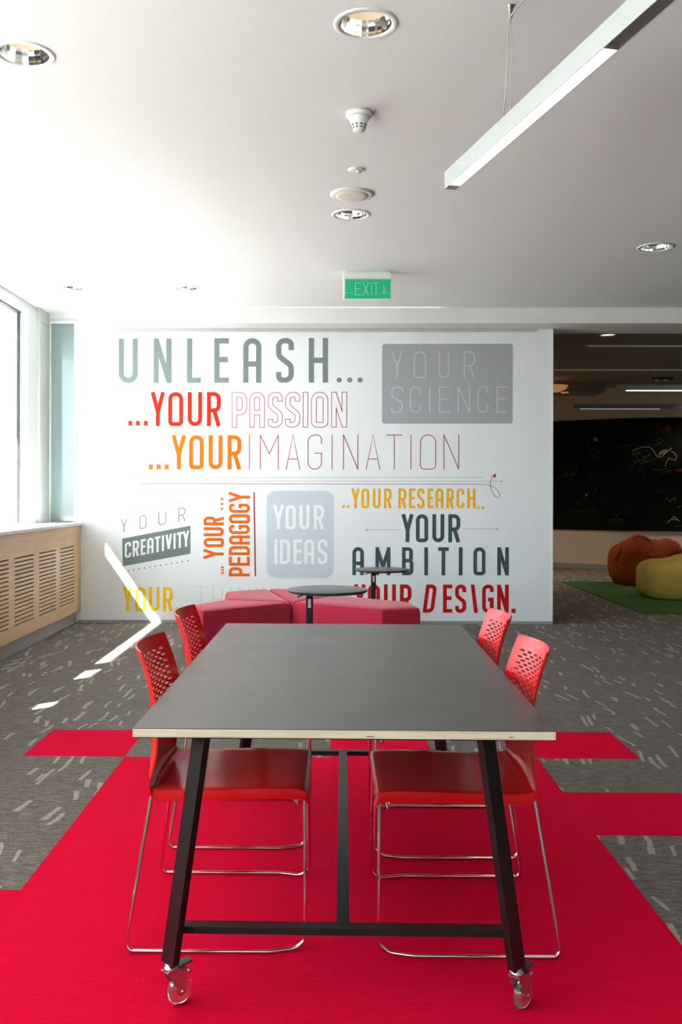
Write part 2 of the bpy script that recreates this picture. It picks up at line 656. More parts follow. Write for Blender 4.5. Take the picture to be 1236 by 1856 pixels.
# mural wall and bulkhead
wall_back = struct(MB().box(-2.62, 2.269, WALL_Y, WALL_Y + 0.28, 0.0, CEIL).build('wall_back', 'mural_paint'))
MB().box(-2.6, 2.272, WALL_Y - 0.010, WALL_Y, 0.0, 0.028).build('baseboard_strip', 'grey_trim', wall_back)
MB().box(2.262, 2.272, WALL_Y - 0.003, WALL_Y + 0.003, 0.028, 3.02).build('corner_bead', 'white_plastic', wall_back)
bulk = struct(MB().box(-2.26, 9.0, 9.36, WALL_Y + 0.28, 3.022, CEIL - 0.001).build('wall_bulkhead', 'white_paint'))
MB().box(-2.18, 2.095, WALL_Y - 0.035, WALL_Y - 0.0005, 2.992, 3.021).build('blind_track', 'lamp_body', bulk)
struct(MB().box(-2.62, -2.26, 9.60, WALL_Y, 3.115, CEIL - 0.001).build('trim_1', 'white_paint'))

# other walls closing the room
struct(MB().box(8.9, 9.05, -3.2, 19.4, 0.0, CEIL).build('wall_right', 'dark_paint'))
struct(MB().box(-3.2, 9.0, -3.3, -3.15, 0.0, CEIL).build('wall_front', 'white_paint'))
struct(MB().box(1.35, 1.5, WALL_Y + 0.28, 19.4, 0.0, CEIL).build('wall_inner', 'far_wall_paint'))

# ------------------------------------------------------------------ window wall
JAMB0, JAMB1 = 9.11, 9.39
struct(MB().box(-3.15, WIN_X, -3.2, 9.97, 0.0, 1.0).build('wall_left', 'white_paint'))
struct(MB().box(-3.15, WIN_X, -3.2, 9.97, 3.13, CEIL).build('wall_left_head', 'white_paint'))
win = struct(MB().box(-3.10, WIN_X + 0.012, JAMB0, JAMB1, 1.03, 3.15).build('window_1', 'frame_metal'))
MB().box(-3.10, WIN_X + 0.012, -3.2, JAMB0, 3.085, 3.15).build('window_head', 'frame_metal', win)
MB().box(-3.045, -3.015, JAMB0 - 0.010, JAMB0, 1.03, 3.085).build('gasket', 'gasket', win)
MB().box(-3.06, -3.00, -3.2, JAMB0 - 0.012, 3.073, 3.085).build('gasket', 'gasket', win)
for a, b in ((4.92, 5.56), (6.03, 6.17), (3.55, 4.62)):  # unseen column and pier too, placed to block sun around the floor patches
    MB().box(-3.10, WIN_X + 0.012, a, b, 1.03, 3.085).build('mullion_pier', 'frame_metal', win)
for k in range(4):
    a = 2.9 - k * 1.9
    MB().box(-3.10, WIN_X + 0.012, a, a + 0.09, 1.03, 3.085).build('mullion_pier', 'frame_metal', win)
for a, b in ((6.17, 9.098), (5.56, 6.03), (4.62, 4.92), (2.99, 3.55), (1.09, 2.90), (-0.81, 1.00), (-2.71, -0.90)):
    MB().box(-3.034, -3.026, a, b, 1.031, 3.072).build('window_pane', 'window_glass', win)
sill = MB().box(-3.13, -2.56, -3.15, WALL_Y, 1.0, 1.03)
struct(sill.build('window_sill', 'white_paint', None, bevel=0.003))

# boxed column between window and mural
colm = struct(MB().box(-3.12, -2.905, JAMB1, 9.70, 1.03, CEIL).build('column', 'column_paint', None, bevel=0.006))
MB().box(-2.905, -2.9035, JAMB1 + 0.04, 9.70, 1.035, 3.03).build('cover_panel', 'column_paint', colm)
MB().box(-2.907, -2.9035, JAMB1, 9.70, 3.034, 3.042).build('joint', 'grey_trim', colm)
struct(MB().box(-3.12, -2.62, 9.70, 9.97, 1.0, CEIL).build('wall_corner', 'white_paint'))
tg = struct(MB().box(-2.885, -2.645, 9.690, 9.699, 1.035, 3.075).build('window_2', 'teal_glass'))
MB().box(-2.645, -2.621, 9.675, 9.699, 1.031, 3.10).build('window_frame', 'frame_metal', tg)
MB().box(-2.90, -2.645, 9.675, 9.699, 3.075, 3.10).build('window_frame', 'frame_metal', tg)

# ------------------------------------------------------------------ outside
gnd = struct(MB().box(-60, -3.2, -50, 60, -0.5, -0.35).build('ground', 'outside_paving'))
can = thing('canopy', 'grey soffit canopy seen outside through the window top', 'canopy', (-3.65, 3.0, 3.45))
MB().box(-0.52, 0.48, -9.0, 7.6, 0.0, 0.09).build('soffit_panel', 'canopy_panel', can)
MB().box(-0.52, -0.44, -9.0, 7.6, 0.09, 0.2).build('fascia', 'frame_metal', can)
fin = thing('glass_fin', 'glass fin with two bolted metal brackets outside the window', 'glass fin', (-3.55, 10.45, -0.35))
MB().box(-0.36, 0.28, -0.008, 0.008, 1.55, 3.75).build('fin_pane', 'window_glass', fin)
for z in (3.22, 2.30):
    b = MB().box(-0.30, -0.14, -0.02, -0.008, z, z + 0.20).build('bracket', 'frame_metal', fin, bevel=0.012)
    for dz in (0.04, 0.15):
        MB().lathe([(0.0, -0.012), (0.016, -0.012), (0.016, 0.0), (0.0, 0.0)], 12,
                   Matrix.Translation((-0.22, -0.02, z + dz)) @ Matrix.Rotation(math.pi / 2, 4, 'X')).build('bolt', 'gasket', b)
    MB().tube([(-0.22, -0.02, z + 0.10), (-0.42, -0.06, z + 0.10)], 0.012, 8).build('arm', 'grey_trim', b)
MB().box(-0.1, 0.26, 0.2, 0.34, 0.0, 3.80).build('support_post', 'concrete', fin)

# ------------------------------------------------------------------ radiator cover
rc = thing('radiator_cover', 'maple panelled radiator cover with slotted grilles under the window', 'radiator cover', (-2.575, 0, 0))
PW = 1.29


def slot_panel(y0, w, cols):
    us = [0.0]
    for a, b in cols:
        us += [a, b]
    us.append(w)
    vs = [0.0]
    pitch, n, z0 = 0.0342, 17, 0.249 - 0.13
    for k in range(n):
        vs += [z0 + k * pitch - 0.0052, z0 + k * pitch + 0.0052]
    vs.append(0.998 - 0.13)

    def solid(i, j):
        return not (i % 2 == 1 and j % 2 == 1)
    return perforated(us, vs, solid, -0.018, lambda u, v, w_: (w_, u, v))


pm = slot_panel(0, PW - 0.003, [(0.075, 0.575), (0.715, 1.215)])
first = None
for k in range(5):
    y0 = 8.235 - k * PW
    if first is None:
        first = pm.build('wood_panel', 'maple_panel', rc)
        o = first
    else:
        o = first.copy()
        COL.objects.link(o)
    o.location = (0, y0, 0.13)
MB().box(-0.018, 0, 9.525, 9.683, 0.13, 0.998).build('wood_panel', 'maple_panel', rc)
MB().box(-0.018, 0, -3.1, 8.235 - 4 * PW - 0.003, 0.13, 0.998).build('wood_panel', 'maple_panel', rc)
MB().box(-0.06, -0.045, -3.1, 9.683, 0.0, 0.13).build('plinth', 'plinth_grey', rc)
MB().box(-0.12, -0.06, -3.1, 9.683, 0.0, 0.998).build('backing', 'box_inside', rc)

# ================================================================== MURAL LETTERING
S = WALL_Y / 1710.0


def wp(u, v, d=0.0015):
    """artwork layout units (1 unit = 5.66 mm) -> point on the mural wall"""
    k = 1 + (u - 600) * 0.0000055
    return ((u - 600) * S, WALL_Y - d, 1.34 - (v - 893 - 0.0022 * (u - 600)) * S * k)


def glyph(ch, w, h, t, thin=False):
    """centre-line strokes, y up, inside box w x h with stroke width t. returns (strokes)"""
    a, b = t / 2, w - t / 2
    c, d = t / 2, h - t / 2
    m_ = w / 2
    r = min((b - a) / 2, 0.24 * h if thin else max(0.13 * h, 0.0)) if thin else min((b - a) / 2, 0.12 * h + t / 4)
    F = lambda pts, rr=r: fillet(pts, rr, 6)
    if ch == 'U':
        return [F([(a, h), (a, c), (b, c), (b, h)])]
    if ch == 'O':
        return [F([(m_, c), (a, c), (a, d), (b, d), (b, c), (m_, c)])]
    if ch == 'N':
        return [[(a, 0), (a, h)], [(b, 0), (b, h)], [(a, d + a * 0.3), (b, c - a * 0.3)]]
    if ch == 'L':
        return [[(a, h), (a, 0)], [(a, c), (w, c)]]
    if ch == 'E':
        return [[(a, h), (a, 0)], [(a, c), (w, c)], [(a, d), (w, d)], [(a, h * .52), (w * .93, h * .52)]]
    if ch == 'F':
        return [[(a, h), (a, 0)], [(a, d), (w, d)], [(a, h * .52), (w * .93, h * .52)]]
    if ch == 'A':
        if thin:
            return [[(a * .5, 0), (m_, h), (w - a * .5, 0)], [(w * .2, h * .3), (w * .8, h * .3)]]
        return [F([(a, 0), (a, d), (b, d), (b, 0)]), [(a, h * .42), (b, h * .42)]]
    if ch == 'S':
        if thin:
            return [F([(b, h * .8), (b, d), (a, d), (a, h * .62), (b, h * .38), (b, c), (a, c), (a, h * .2)])]
        return [F([(b, h * .73), (b, d), (a, d), (a, h * .60), (b, h * .38), (b, c), (a, c), (a, h * .24)], min(r, .1 * h + t / 4))]
    if ch == 'H':
        return [[(a, 0), (a, h)], [(b, 0), (b, h)], [(a, h * .5), (b, h * .5)]]
    if ch == 'I':
        return [[(m_, 0), (m_, h)]]
    if ch == 'Y':
        return [[(a, h), (m_, h * .42)], [(b, h), (m_, h * .42)], [(m_, 0), (m_, h * .47)]]
    if ch == 'R':
        return [[(a, 0), (a, h)], F([(a, d), (b, d), (b, h * .46), (a, h * .46)]), [(w * .52, h * .46), (b, 0)]]
    if ch == 'P':
        return [[(a, 0), (a, h)], F([(a, d), (b, d), (b, h * .42), (a, h * .42)])]
    if ch == 'B':
        return [[(a, 0), (a, h)], F([(a, d), (b - .02 * h, d), (b - .02 * h, h * .52), (a, h * .52)], min(r, .1 * h)),
                F([(a, h * .52), (b, h * .52), (b, c), (a, c)], min(r, .1 * h))]
    if ch == 'D':
        return [[(a, 0), (a, h)], F([(a, d), (b, d), (b, c), (a, c)])]
    if ch == 'C':
        return [F([(b, h * .70), (b, d), (a, d), (a, c), (b, c), (b, h * .30)])]
    if ch == 'G':
        return [F([(b, h * .74), (b, d), (a, d), (a, c), (b, c), (b, h * .46)]), [(m_, h * .47), (w, h * .47)]]
    if ch == 'M':
        return [[(a, 0), (a, h)], [(b, 0), (b, h)], [(a, d), (m_, h * .45 if thin else h * .3)], [(b, d), (m_, h * .45 if thin else h * .3)]]
    if ch == 'T':
        return [[(0, d), (w, d)], [(m_, 0), (m_, h)]]
    if ch == 'V':
        return [[(a, h), (m_, c)], [(b, h), (m_, c)]]
    if ch == 'K':
        return [[(a, 0), (a, h)], [(a, h * .4), (b, h)], [(w * .4, h * .55), (b, 0)]]
    if ch == 'X':
        return [[(a, h), (b, 0)], [(b, h), (a, 0)]]
    if ch == 'Z':
        return [[(0, d), (w, d)], [(b, d), (a, c)], [(0, c), (w, c)]]
    return []


def ribbon(mb, pts, t, mp, shrink=0.0):
    P = [Vector((p[0], p[1])) for p in pts]
    Q = [P[0]]
    for p in P[1:]:
        if (p - Q[-1]).length > 1e-5:
            Q.append(p)
    P = Q
    closed = (P[0] - P[-1]).length < 1e-4 and len(P) > 3
    if closed:
        P = P[:-1]
    elif shrink:
        P[0] = P[0] + (P[1] - P[0]).normalized() * shrink
        P[-1] = P[-1] + (P[-2] - P[-1]).normalized() * shrink
    n = len(P)
    L = []
    for i in range(n):
        if closed:
            d0, d1 = (P[i] - P[i - 1]).normalized(), (P[(i + 1) % n] - P[i]).normalized()
        else:
            d0 = (P[i] - P[i - 1]).normalized() if i > 0 else (P[1] - P[0]).normalized()
            d1 = (P[i + 1] - P[i]).normalized() if i < n - 1 else d0
        n0, n1 = Vector((-d0.y, d0.x)), Vector((-d1.y, d1.x))
        m = (n0 + n1)
        m.normalize()
        k = 1 / max(0.45, m.dot(n0))
        L.append((P[i] + m * t / 2 * k, P[i] - m * t / 2 * k))
    vs = []
    for a, b in L:
        vs += [mp(a.x, a.y), mp(b.x, b.y)]
    fs = []
    for i in range(n if closed else n - 1):
        j = (i + 1) % n
        fs.append((2 * i, 2 * i + 1, 2 * j + 1, 2 * j))
    mb.add(vs, fs)


def circle(mb, cx, cy, r, mp, seg=16):
    mb.add([mp(cx + r * math.cos(2 * math.pi * k / seg), cy + r * math.sin(2 * math.pi * k / seg)) for k in range(seg)],
           [tuple(range(seg))])


def words(label, letters, y0, y1, t, material, thin=False, d=0.0015, shear=None, dots=(), dot_round=False, rot=None,
          shrink=0.0, name='lettering'):
    """letters: (char, x0, x1 [,slant]) in layout units; y0 top, y1 bottom"""
    mb = MB()
    h = y1 - y0
    for L in letters:
        ch, x0, x1 = L[:3]
        sl = L[3] if len(L) > 3 else 0.0

        dd = [d]

        def mp(gx, gy, x0=x0, sl=sl):
            d = dd[0]
            if rot is not None:                     # reads upwards: along = x, out = y
                return wp(rot[0] + (h - gy), rot[1] - (x0 + gx), d)
            u = x0 + gx + sl * gy
            v = y1 - gy
            if shear:
                v += shear * (u - letters[0][1])
            return wp(u, v, d)
        for st in glyph(ch, x1 - x0, h, t, thin):
            ribbon(mb, st, t - 2 * shrink, mp, shrink)
            dd[0] += 0.00015
    for (dx0, dx1, dy0, dy1) in dots:
        if dot_round:
            circle(mb, (dx0 + dx1) / 2, (dy0 + dy1) / 2, (dx1 - dx0) / 2, lambda a, b: wp(a, b, d))
        else:
            mb.add([wp(dx0, dy0, d), wp(dx1, dy0, d), wp(dx1, dy1, d), wp(dx0, dy1, d)], [(0, 1, 2, 3)])
    o = mb.build(name, material, wall_back, fix=False)
    # make every face look into the room
    bm = bmesh.new()
    bm.from_mesh(o.data)
    for f in bm.faces:
        f.normal_update()
        if f.normal.y > 0:
            f.normal_flip()
    bm.to_mesh(o.data)
    bm.free()
    if label:
        o['label'] = label
    return o


def rrect(x0, x1, y0, y1, r, material, label, d=0.001):
    pts = fillet([((x0 + x1) / 2, y0), (x0, y0), (x0, y1), (x1, y1), (x1, y0), ((x0 + x1) / 2, y0)], r, 8)[:-1]
    mb = MB().add([wp(p.x, p.y, d) for p in pts], [tuple(range(len(pts)))])
    o = mb.build('lettering_panel', material, wall_back)
    o['label'] = label


words('slate grey wording UNLEASH...', [('U', 213.8, 248.7), ('N', 277.2, 310), ('L', 338, 363.3), ('E', 387.5, 414.2), ('A', 440, 473),
      ('S', 499.7, 532), ('H', 559, 594)], 612.5, 693.5, 9.7, 'v_slate',
      dots=[(609.6, 619, 684.1, 693.5), (628.5, 637.9, 684.1, 693.5), (647.3, 656.7, 684.1, 693.5)], dot_round=True)
words('red wording ...YOUR', [('Y', 272, 298.5), ('O', 304, 331.3), ('U', 339.5, 365.8), ('R', 374.4, 399.6)], 710, 772, 7.4, 'v_red',
      dots=[(231.6, 238.9, 762.3, 771), (245.3, 252.8, 762.3, 771), (259.7, 267, 762.3, 771)])
PAS = [('P', 419.6, 447), ('A', 451.6, 479.4), ('S', 485, 511.8), ('S', 516.4, 543.5), ('I', 548.5, 558.2), ('O', 563.8, 594.4), ('N', 600, 628.5)]
words('crimson outlined wording PASSION', PAS, 710.3, 774.7, 9.6, 'v_crimson')
words('white inside of the outlined wording PASSION', PAS, 710.3, 774.7, 9.6, 'mural_paint', d=0.0022, shrink=1.15, name='lettering_fill')
words('orange wording ...YOUR', [('Y', 310, 337), ('O', 342, 368.7), ('U', 377.6, 403), ('R', 412, 437)], 788.5, 850.5, 7.4, 'v_orange',
      dots=[(269, 276.8, 841.5, 850.5), (283.2, 291, 841.5, 850.5), (297.5, 305.3, 841.5, 850.5)])
words('thin rust wording IMAGINATION', [('I', 451, 452.4), ('M', 470.8, 504.7), ('A', 518, 543.5), ('G', 557.4, 583), ('I', 601, 602.4), ('N', 621.6, 649),
      ('A', 663, 688.6), ('T', 699.5, 728.7), ('I', 743.6, 745), ('O', 760.9, 789.7), ('N', 803.3, 831.5)], 787.8, 851, 1.35, 'v_rust', thin=True)
rrect(691.9, 928.4, 623.8, 768, 5, 'v_lilac', 'lilac grey rounded rectangle behind SCIENCE')
words('pale thin wording YOUR.. SCIENCE, first line', [('Y', 709.5, 728.4), ('O', 749.3, 771.5), ('U', 794, 813), ('R', 839.8, 859.7)], 637.4, 685.5, 1.9, 'v_pale', thin=True,
      dots=[(880, 882.4, 683.5, 685.9), (899, 901.4, 683.5, 685.9)])
words('pale thin wording SCIENCE', [('S', 708.8, 729.4), ('C', 742.6, 761.9), ('I', 777.4, 779.3), ('E', 795, 815), ('N', 828.9, 851), ('C', 864.3, 884.2), ('E', 899.2, 917.4)],
      701, 748, 1.9, 'v_pale', thin=True)


def line(pts, t, material, d=0.0015, label=None, name='lettering_line', mb=None):
    m_ = mb or MB()
    ribbon(m_, pts, t, lambda a, b: wp(a, b, d))
    if mb is None:
        o = m_.build(name, material, wall_back)
        if label:
            o['label'] = label
    return m_


line([(300, 865.4), (874.6, 865.4)], 0.8, 'v_line')
line([(275, 872), (909, 872)], 0.8, 'v_line')
loop_pts = [(253, 876.6), (700, 877.2), (862, 877.4), (880, 878), (888, 880), (896, 884), (902, 890), (905, 897), (904.5, 901), (901, 902),
            (896, 899), (891, 891), (888.5, 883), (888, 875), (890, 867), (893, 862)]
line(fillet(loop_pts, 6, 4), 0.9, 'v_rust', label='thin rust line ending in a loop and arrow', name='lettering_line')
mb = MB()
mb.add([wp(*p) for p in ((891.2, 863.5), (897.8, 857.5), (898, 866))], [(0, 1, 2)])
circle(mb, 245.9, 859.5, 1.0, wp)
circle(mb, 908.5, 872, 1.2, wp)
mb.build('arrow_head', 'v_rust', wall_back)

# creativity block
SH = -0.192
mb = MB().add([wp(221, 976.6, .001), wp(345, 952.8, .001), wp(345, 1003.8, .001), wp(222, 1027, .001)], [(0, 1, 2, 3)])
mb.build('lettering_panel', 'v_block', wall_back)['label'] = 'grey green slanting block behind CREATIVITY'
xs = [('C', 225.5, 11.6), ('R', 240, 11.6), ('E', 254.6, 9.2), ('A', 266.4, 11.6), ('T', 280, 10.6), ('I', 293, 4.2), ('V', 299.6, 12), ('I', 314, 4.2), ('T', 320.4, 10.6), ('Y', 331, 12)]
words('white slanting wording CREATIVITY', [(c_, x, x + w_) for c_, x, w_ in xs], 984, 1012.5, 3.9, 'v_white', shear=SH, d=0.002)
words('thin grey slanting wording YOUR above CREATIVITY', [('Y', 218.7, 230), ('O', 252, 264.8), ('U', 286.6, 301), ('R', 323, 336)], 941.5, 966, 1.5, 'v_thin', thin=True, shear=SH)
mb = MB()
for k in range(12):
    f = k / 11
    circle(mb, 218.7 + 109.3 * f, 931 - 20 * f, 0.9, wp, 10)
    circle(mb, 232.3 + 108 * f, 1035 - 18.3 * f, 1.4, wp, 10)
mb.build('lettering_dots', 'v_thin', wall_back)

# pedagogy, reading upwards
words('orange upright wording ...YOUR...', [('Y', 0, 19.5), ('O', 22.2, 38.8), ('U', 42, 58.3), ('R', 61.8, 77.8)], 0, 36.7, 5.3, 'v_deep_orange', rot=(368.9, 1014),
      dots=[(401, 405.8, 1026.8, 1030.4), (401, 405.8, 1032.3, 1035.6), (401, 405.8, 1037, 1040.2),
            (399.5, 404.5, 902.7, 906.2), (399.5, 404.5, 911.6, 915.2), (399.5, 404.5, 920.4, 924)])
pd = 153.9 / 8
words('orange upright wording PEDAGOGY', [(c_, k * pd, k * pd + 16.6) for k, c_ in enumerate('PEDAGOG')] + [('Y', 7 * pd - .5, 153.9)], 0, 38.2, 5.3, 'v_deep_orange', rot=(414.7, 1044.9))
line([(460.3, 892), (463, 1044.5)], 2.4, 'v_crimson', label='upright crimson line beside PEDAGOGY')

rrect(483, 605, 889.5, 1048, 17, 'v_mist', 'pale blue grey rounded panel behind IDEAS')
words('whitish wording YOUR above IDEAS', [('Y', 494.6, 515), ('O', 517.7, 536), ('U', 543, 561), ('R', 568.7, 587.4)], 915.4, 959.6, 5.6, 'v_mist_text', d=.002)
words('whitish wording IDEAS', [('I', 497.3, 503.2), ('D', 507.5, 526), ('E', 532, 547.3), ('A', 551.7, 569.7), ('S', 575.5, 593.5)], 977.6, 1022.5, 5.6, 'v_mist_text', d=.002)
words('amber wording ..YOUR RESEARCH..', [('Y', 636.5, 652), ('O', 654.7, 669), ('U', 675.6, 689.6), ('R', 695.5, 709.5), ('R', 721.7, 736), ('E', 741, 752.6),
      ('S', 756, 769), ('E', 774.8, 785), ('A', 789, 803), ('R', 809, 822), ('C', 827, 841), ('H', 846.4, 861)], 885.4, 921.3, 4.5, 'v_yellow',
      dots=[(620, 624.3, 916, 920.4), (629, 633.4, 916, 920.4), (864.3, 868.7, 918, 922.5), (872.6, 877, 918, 922.5)])
words('dark teal wording YOUR between two arrows', [('Y', 727.3, 749.6), ('O', 753.6, 775.8), ('U', 783.4, 805), ('R', 812.3, 833.8)], 931.9, 982.6, 6.8, 'v_dark')
for pts in ([(724.4, 960), (662, 960.4)], [(839.5, 958.7), (903, 958.7)]):
    line(pts, 0.9, 'v_line')
for s_, x_, y_ in ((1, 661.4, 960.4), (-1, 904.4, 958.7)):
    mb = MB()
    mb.add([wp(x_, y_), wp(x_ + 7 * s_, y_ - 3.2), wp(x_ + 4.5 * s_, y_), wp(x_ + 7 * s_, y_ + 3.2)], [(0, 1, 2, 3)])
    mb.build('arrow_head', 'v_line', wall_back)
words('dark teal wording AMBITION', [('A', 638.8, 659.7), ('M', 680.6, 707.8), ('B', 728.7, 749.3), ('I', 769, 775.6), ('T', 794, 813.3), ('I', 831.4, 838),
      ('O', 857.7, 879.6), ('N', 900.8, 921.7)], 991.6, 1042.3, 6.6, 'v_dark')
words('scarlet wording YOUR DESIGN.', [('Y', 641.5, 663.4), ('O', 667, 689), ('U', 696, 717.7), ('R', 725, 746), ('D', 766, 786, 0.13), ('E', 803, 819.6), ('S', 824.9, 844.8),
      ('I', 859, 866, -0.12), ('G', 873.6, 894.5), ('N', 900.8, 921.7)], 1059, 1110, 6.8, 'v_scarlet', dots=[(926.7, 934.3, 1102.4, 1110)])
words('yellow wording YOUR..', [('Y', 222, 239.6), ('O', 244.7, 264), ('U', 270, 289), ('R', 295.5, 313)], 1064.6, 1108.6, 5.5, 'v_lemon',
      dots=[(317.5, 323, 1101.5, 1108.5), (330, 335.5, 1101.5, 1108.5)])
words('faint thin wording THINKING behind the seats', [('T', 354, 374), ('H', 385, 403.8), ('I', 418, 419.4), ('N', 434, 452), ('K', 464, 480), ('I', 491.5, 492.9), ('N', 504, 522), ('G', 534, 552)],
      1063.6, 1108.6, 1.2, 'v_faint', thin=True)

# ================================================================== CEILING FITTINGS
LBL = ['large recessed downlight with chrome reflector nearest the top centre of the ceiling',
       'recessed downlight cut by the left edge of the picture, high on the ceiling',
       'recessed downlight just beyond the round cream speaker',
       'recessed downlight alone on the right side of the ceiling',
       'small recessed downlight closest to the window corner',
       'small recessed downlight above the word UNLEASH']
dl = None
for (x, y, r), lab in zip(LIGHTS, LBL):
    s = r / 0.127
    if dl is None:
        t_ = thing('downlight', lab, 'ceiling light', (x, y, CEIL), 0, 'recessed downlights in the white ceiling')
        MB().lathe([(0.101, 0.0), (0.103, -0.006), (0.122, -0.006), (0.127, -0.003), (0.127, 0.0)], 40).build('rim', 'white_plastic', t_)
        # faceted mirror bowl
        MB().lathe([(0.1015, -0.001), (0.100, 0.015), (0.095, 0.035), (0.087, 0.056)], 22, smooth=False).build('reflector', 'reflector', t_)
        MB().disc(0.0875, 0.0565, 32).lathe([(0.0875, 0.053), (0.0875, 0.0565)], 32).build('lamp_disc', 'warm_disc', t_)
        MB().lathe([(0.0, 0.25), (0.0885, 0.25), (0.0885, 0.058)], 24).build('housing', 'grey_trim', t_)
        dl = t_
    else:
        t_ = copy_tree(dl)
        t_.location = (x, y, CEIL)
        t_['label'] = lab
    t_.scale = (s, s, 1)

def far_downlight(x, y, lab, watts):
    t_ = thing('downlight', lab, 'ceiling light', (x, y, CEIL))
    MB().lathe([(0.095, 0.0), (0.096, -0.004), (0.112, -0.004), (0.114, 0.0)], 32).build('rim', 'cap_metal', t_)
    MB().lathe([(0.096, 0.0), (0.088, 0.03)], 32).build('reflector', 'reflector', t_)
    MB().disc(0.093, 0.012, 32).build('lamp_disc', 'warm_disc_far', t_)
    d = bpy.data.lights.new('lamp', 'SPOT')
    d.energy, d.spot_size, d.spot_blend, d.shadow_soft_size = watts, math.radians(125), 0.9, 0.09
    d.color = (1.0, 0.84, 0.64)
    o = bpy.data.objects.new('lamp', d)
    o.location = (0, 0, -0.005)
    COL.objects.link(o)
    o.parent = t_


far_downlight(3.22, 11.02, 'glowing yellow downlight in the dark ceiling beyond the wall', 14)
far_downlight(5.40, 11.02, 'added unseen yellow downlight brightening the dark lounge, second from the wall end', 14)  # this and the next are out of view, added to brighten the lounge
far_downlight(7.50, 11.02, 'added unseen yellow downlight brightening the dark lounge, third from the wall end', 14)
far_downlight(2.60, 15.20, 'added yellow downlight brightening the far wall, hidden behind the mural wall', 80)  # last two are unseen as well, added close to the far wall to brighten it
far_downlight(6.20, 15.20, 'added unseen yellow downlight brightening the far wall above the rug end', 65)

t_ = thing('smoke_detector', 'white cone shaped smoke detector with dark vents on the ceiling', 'smoke detector', (0.131, 4.57, CEIL))
MB().lathe([(0.0, 0.0), (0.064, 0.0), (0.064, -0.016), (0.058, -0.024), (0.0, -0.024)], 36).build('base', 'white_plastic', t_)
MB().lathe([(0.0, -0.022), (0.050, -0.022), (0.047, -0.032), (0.034, -0.072), (0.028, -0.088), (0.020, -0.094), (0.0, -0.095)], 36).build('body', 'white_plastic', t_)
for lev, (rr, zz, n) in enumerate(((0.0365, -0.064, 10), (0.0325, -0.076, 10))):
    mb = MB()
    for k in range(n):
        mt = Matrix.Rotation(2 * math.pi * (k + 0.5) / n + .3, 4, 'Z') @ Matrix.Translation((rr, 0, zz))
        mb.box(-0.003, 0.0015, -0.006 if lev == 0 else -0.0045, 0.006 if lev == 0 else 0.0045, -0.0028, 0.0028, mt)
    mb.build('vent_slots', 'dark_slot', t_)
t_ = thing('ceiling_sensor', 'small flat beige sensor disc between smoke detector and speaker', 'sensor', (0.138, 5.37, CEIL))
MB().lathe([(0.0, 0.0), (0.046, 0.0), (0.045, -0.005), (0.036, -0.009), (0.0, -0.009)], 28).build('body', 'white_plastic', t_)
MB().lathe([(0.0, -0.008), (0.018, -0.008), (0.014, -0.018), (0.0, -0.020)], 20, Matrix.Translation((0.012, 0, 0))).build('lens', 'cream_plastic', t_)
t_ = thing('ceiling_speaker', 'round cream ceiling speaker with stepped rim', 'speaker', (0.125, 5.816, CEIL))
MB().lathe([(0.104, -0.012), (0.110, -0.014), (0.128, -0.010), (0.135, -0.004), (0.135, 0.0)], 48).build('rim', 'white_plastic', t_)
MB().lathe([(0.0, -0.020), (0.07, -0.019), (0.100, -0.016), (0.105, -0.010), (0.105, 0.0), (0.0, 0.0)], 48).build('grille', 'cream_plastic', t_)

# exit sign
t_ = thing('exit_sign', 'green and white exit sign hanging from the ceiling', 'exit sign', (0.293, 7.86, CEIL))
MB().box(-0.185, 0.185, -0.02, 0.045, -0.010, 0.0).build('mounting_plate', 'white_plastic', t_)
MB().box(-0.198, 0.200, -0.03, 0.045, -0.232, -0.010).build('housing', 'white_plastic', t_, bevel=0.006)
MB().box(-0.180, 0.196, -0.0345, -0.0305, -0.229, -0.068).build('green_panel', 'exit_green', t_)
mb = MB()
for ch, x0, x1 in (('E', -0.10, -0.05), ('X', -0.034, 0.018), ('I', 0.030, 0.044), ('T', 0.052, 0.100)):
    for st in glyph(ch, x1 - x0, 0.105, 0.008, True):
        ribbon(mb, st, 0.008, lambda a, b, x0=x0: (x0 + a, -0.0355, -0.203 + b))
ribbon(mb, [(0.125, 0), (0.155, 0)], 0.007, lambda a, b: (a, -0.0355, -0.182 + b))
ribbon(mb, [(0.137, 0), (0.139, 0.06), (0.152, 0.03), (0.148, 0.004)], 0.007, lambda a, b: (a, -0.0355, -0.182 + b))
ribbon(mb, [(-0.178, 0), (-0.115, 0)], 0.003, lambda a, b: (a, -0.0355, -0.181 + b))
ribbon(mb, [(0.11, 0), (0.19, 0)], 0.003, lambda a, b: (a, -0.0355, -0.181 + b))
mb.build('sign_letters', 'exit_letters', t_)

# linear pendant
LE = Vector((0.4986, 4.18, 0))
ang = math.atan2(-0.972, 0.234)      # towards the camera
t_ = thing('linear_pendant', 'long white linear pendant lamp with lit underside hanging on wires', 'pendant lamp', (LE.x, LE.y, 2.684), ang)
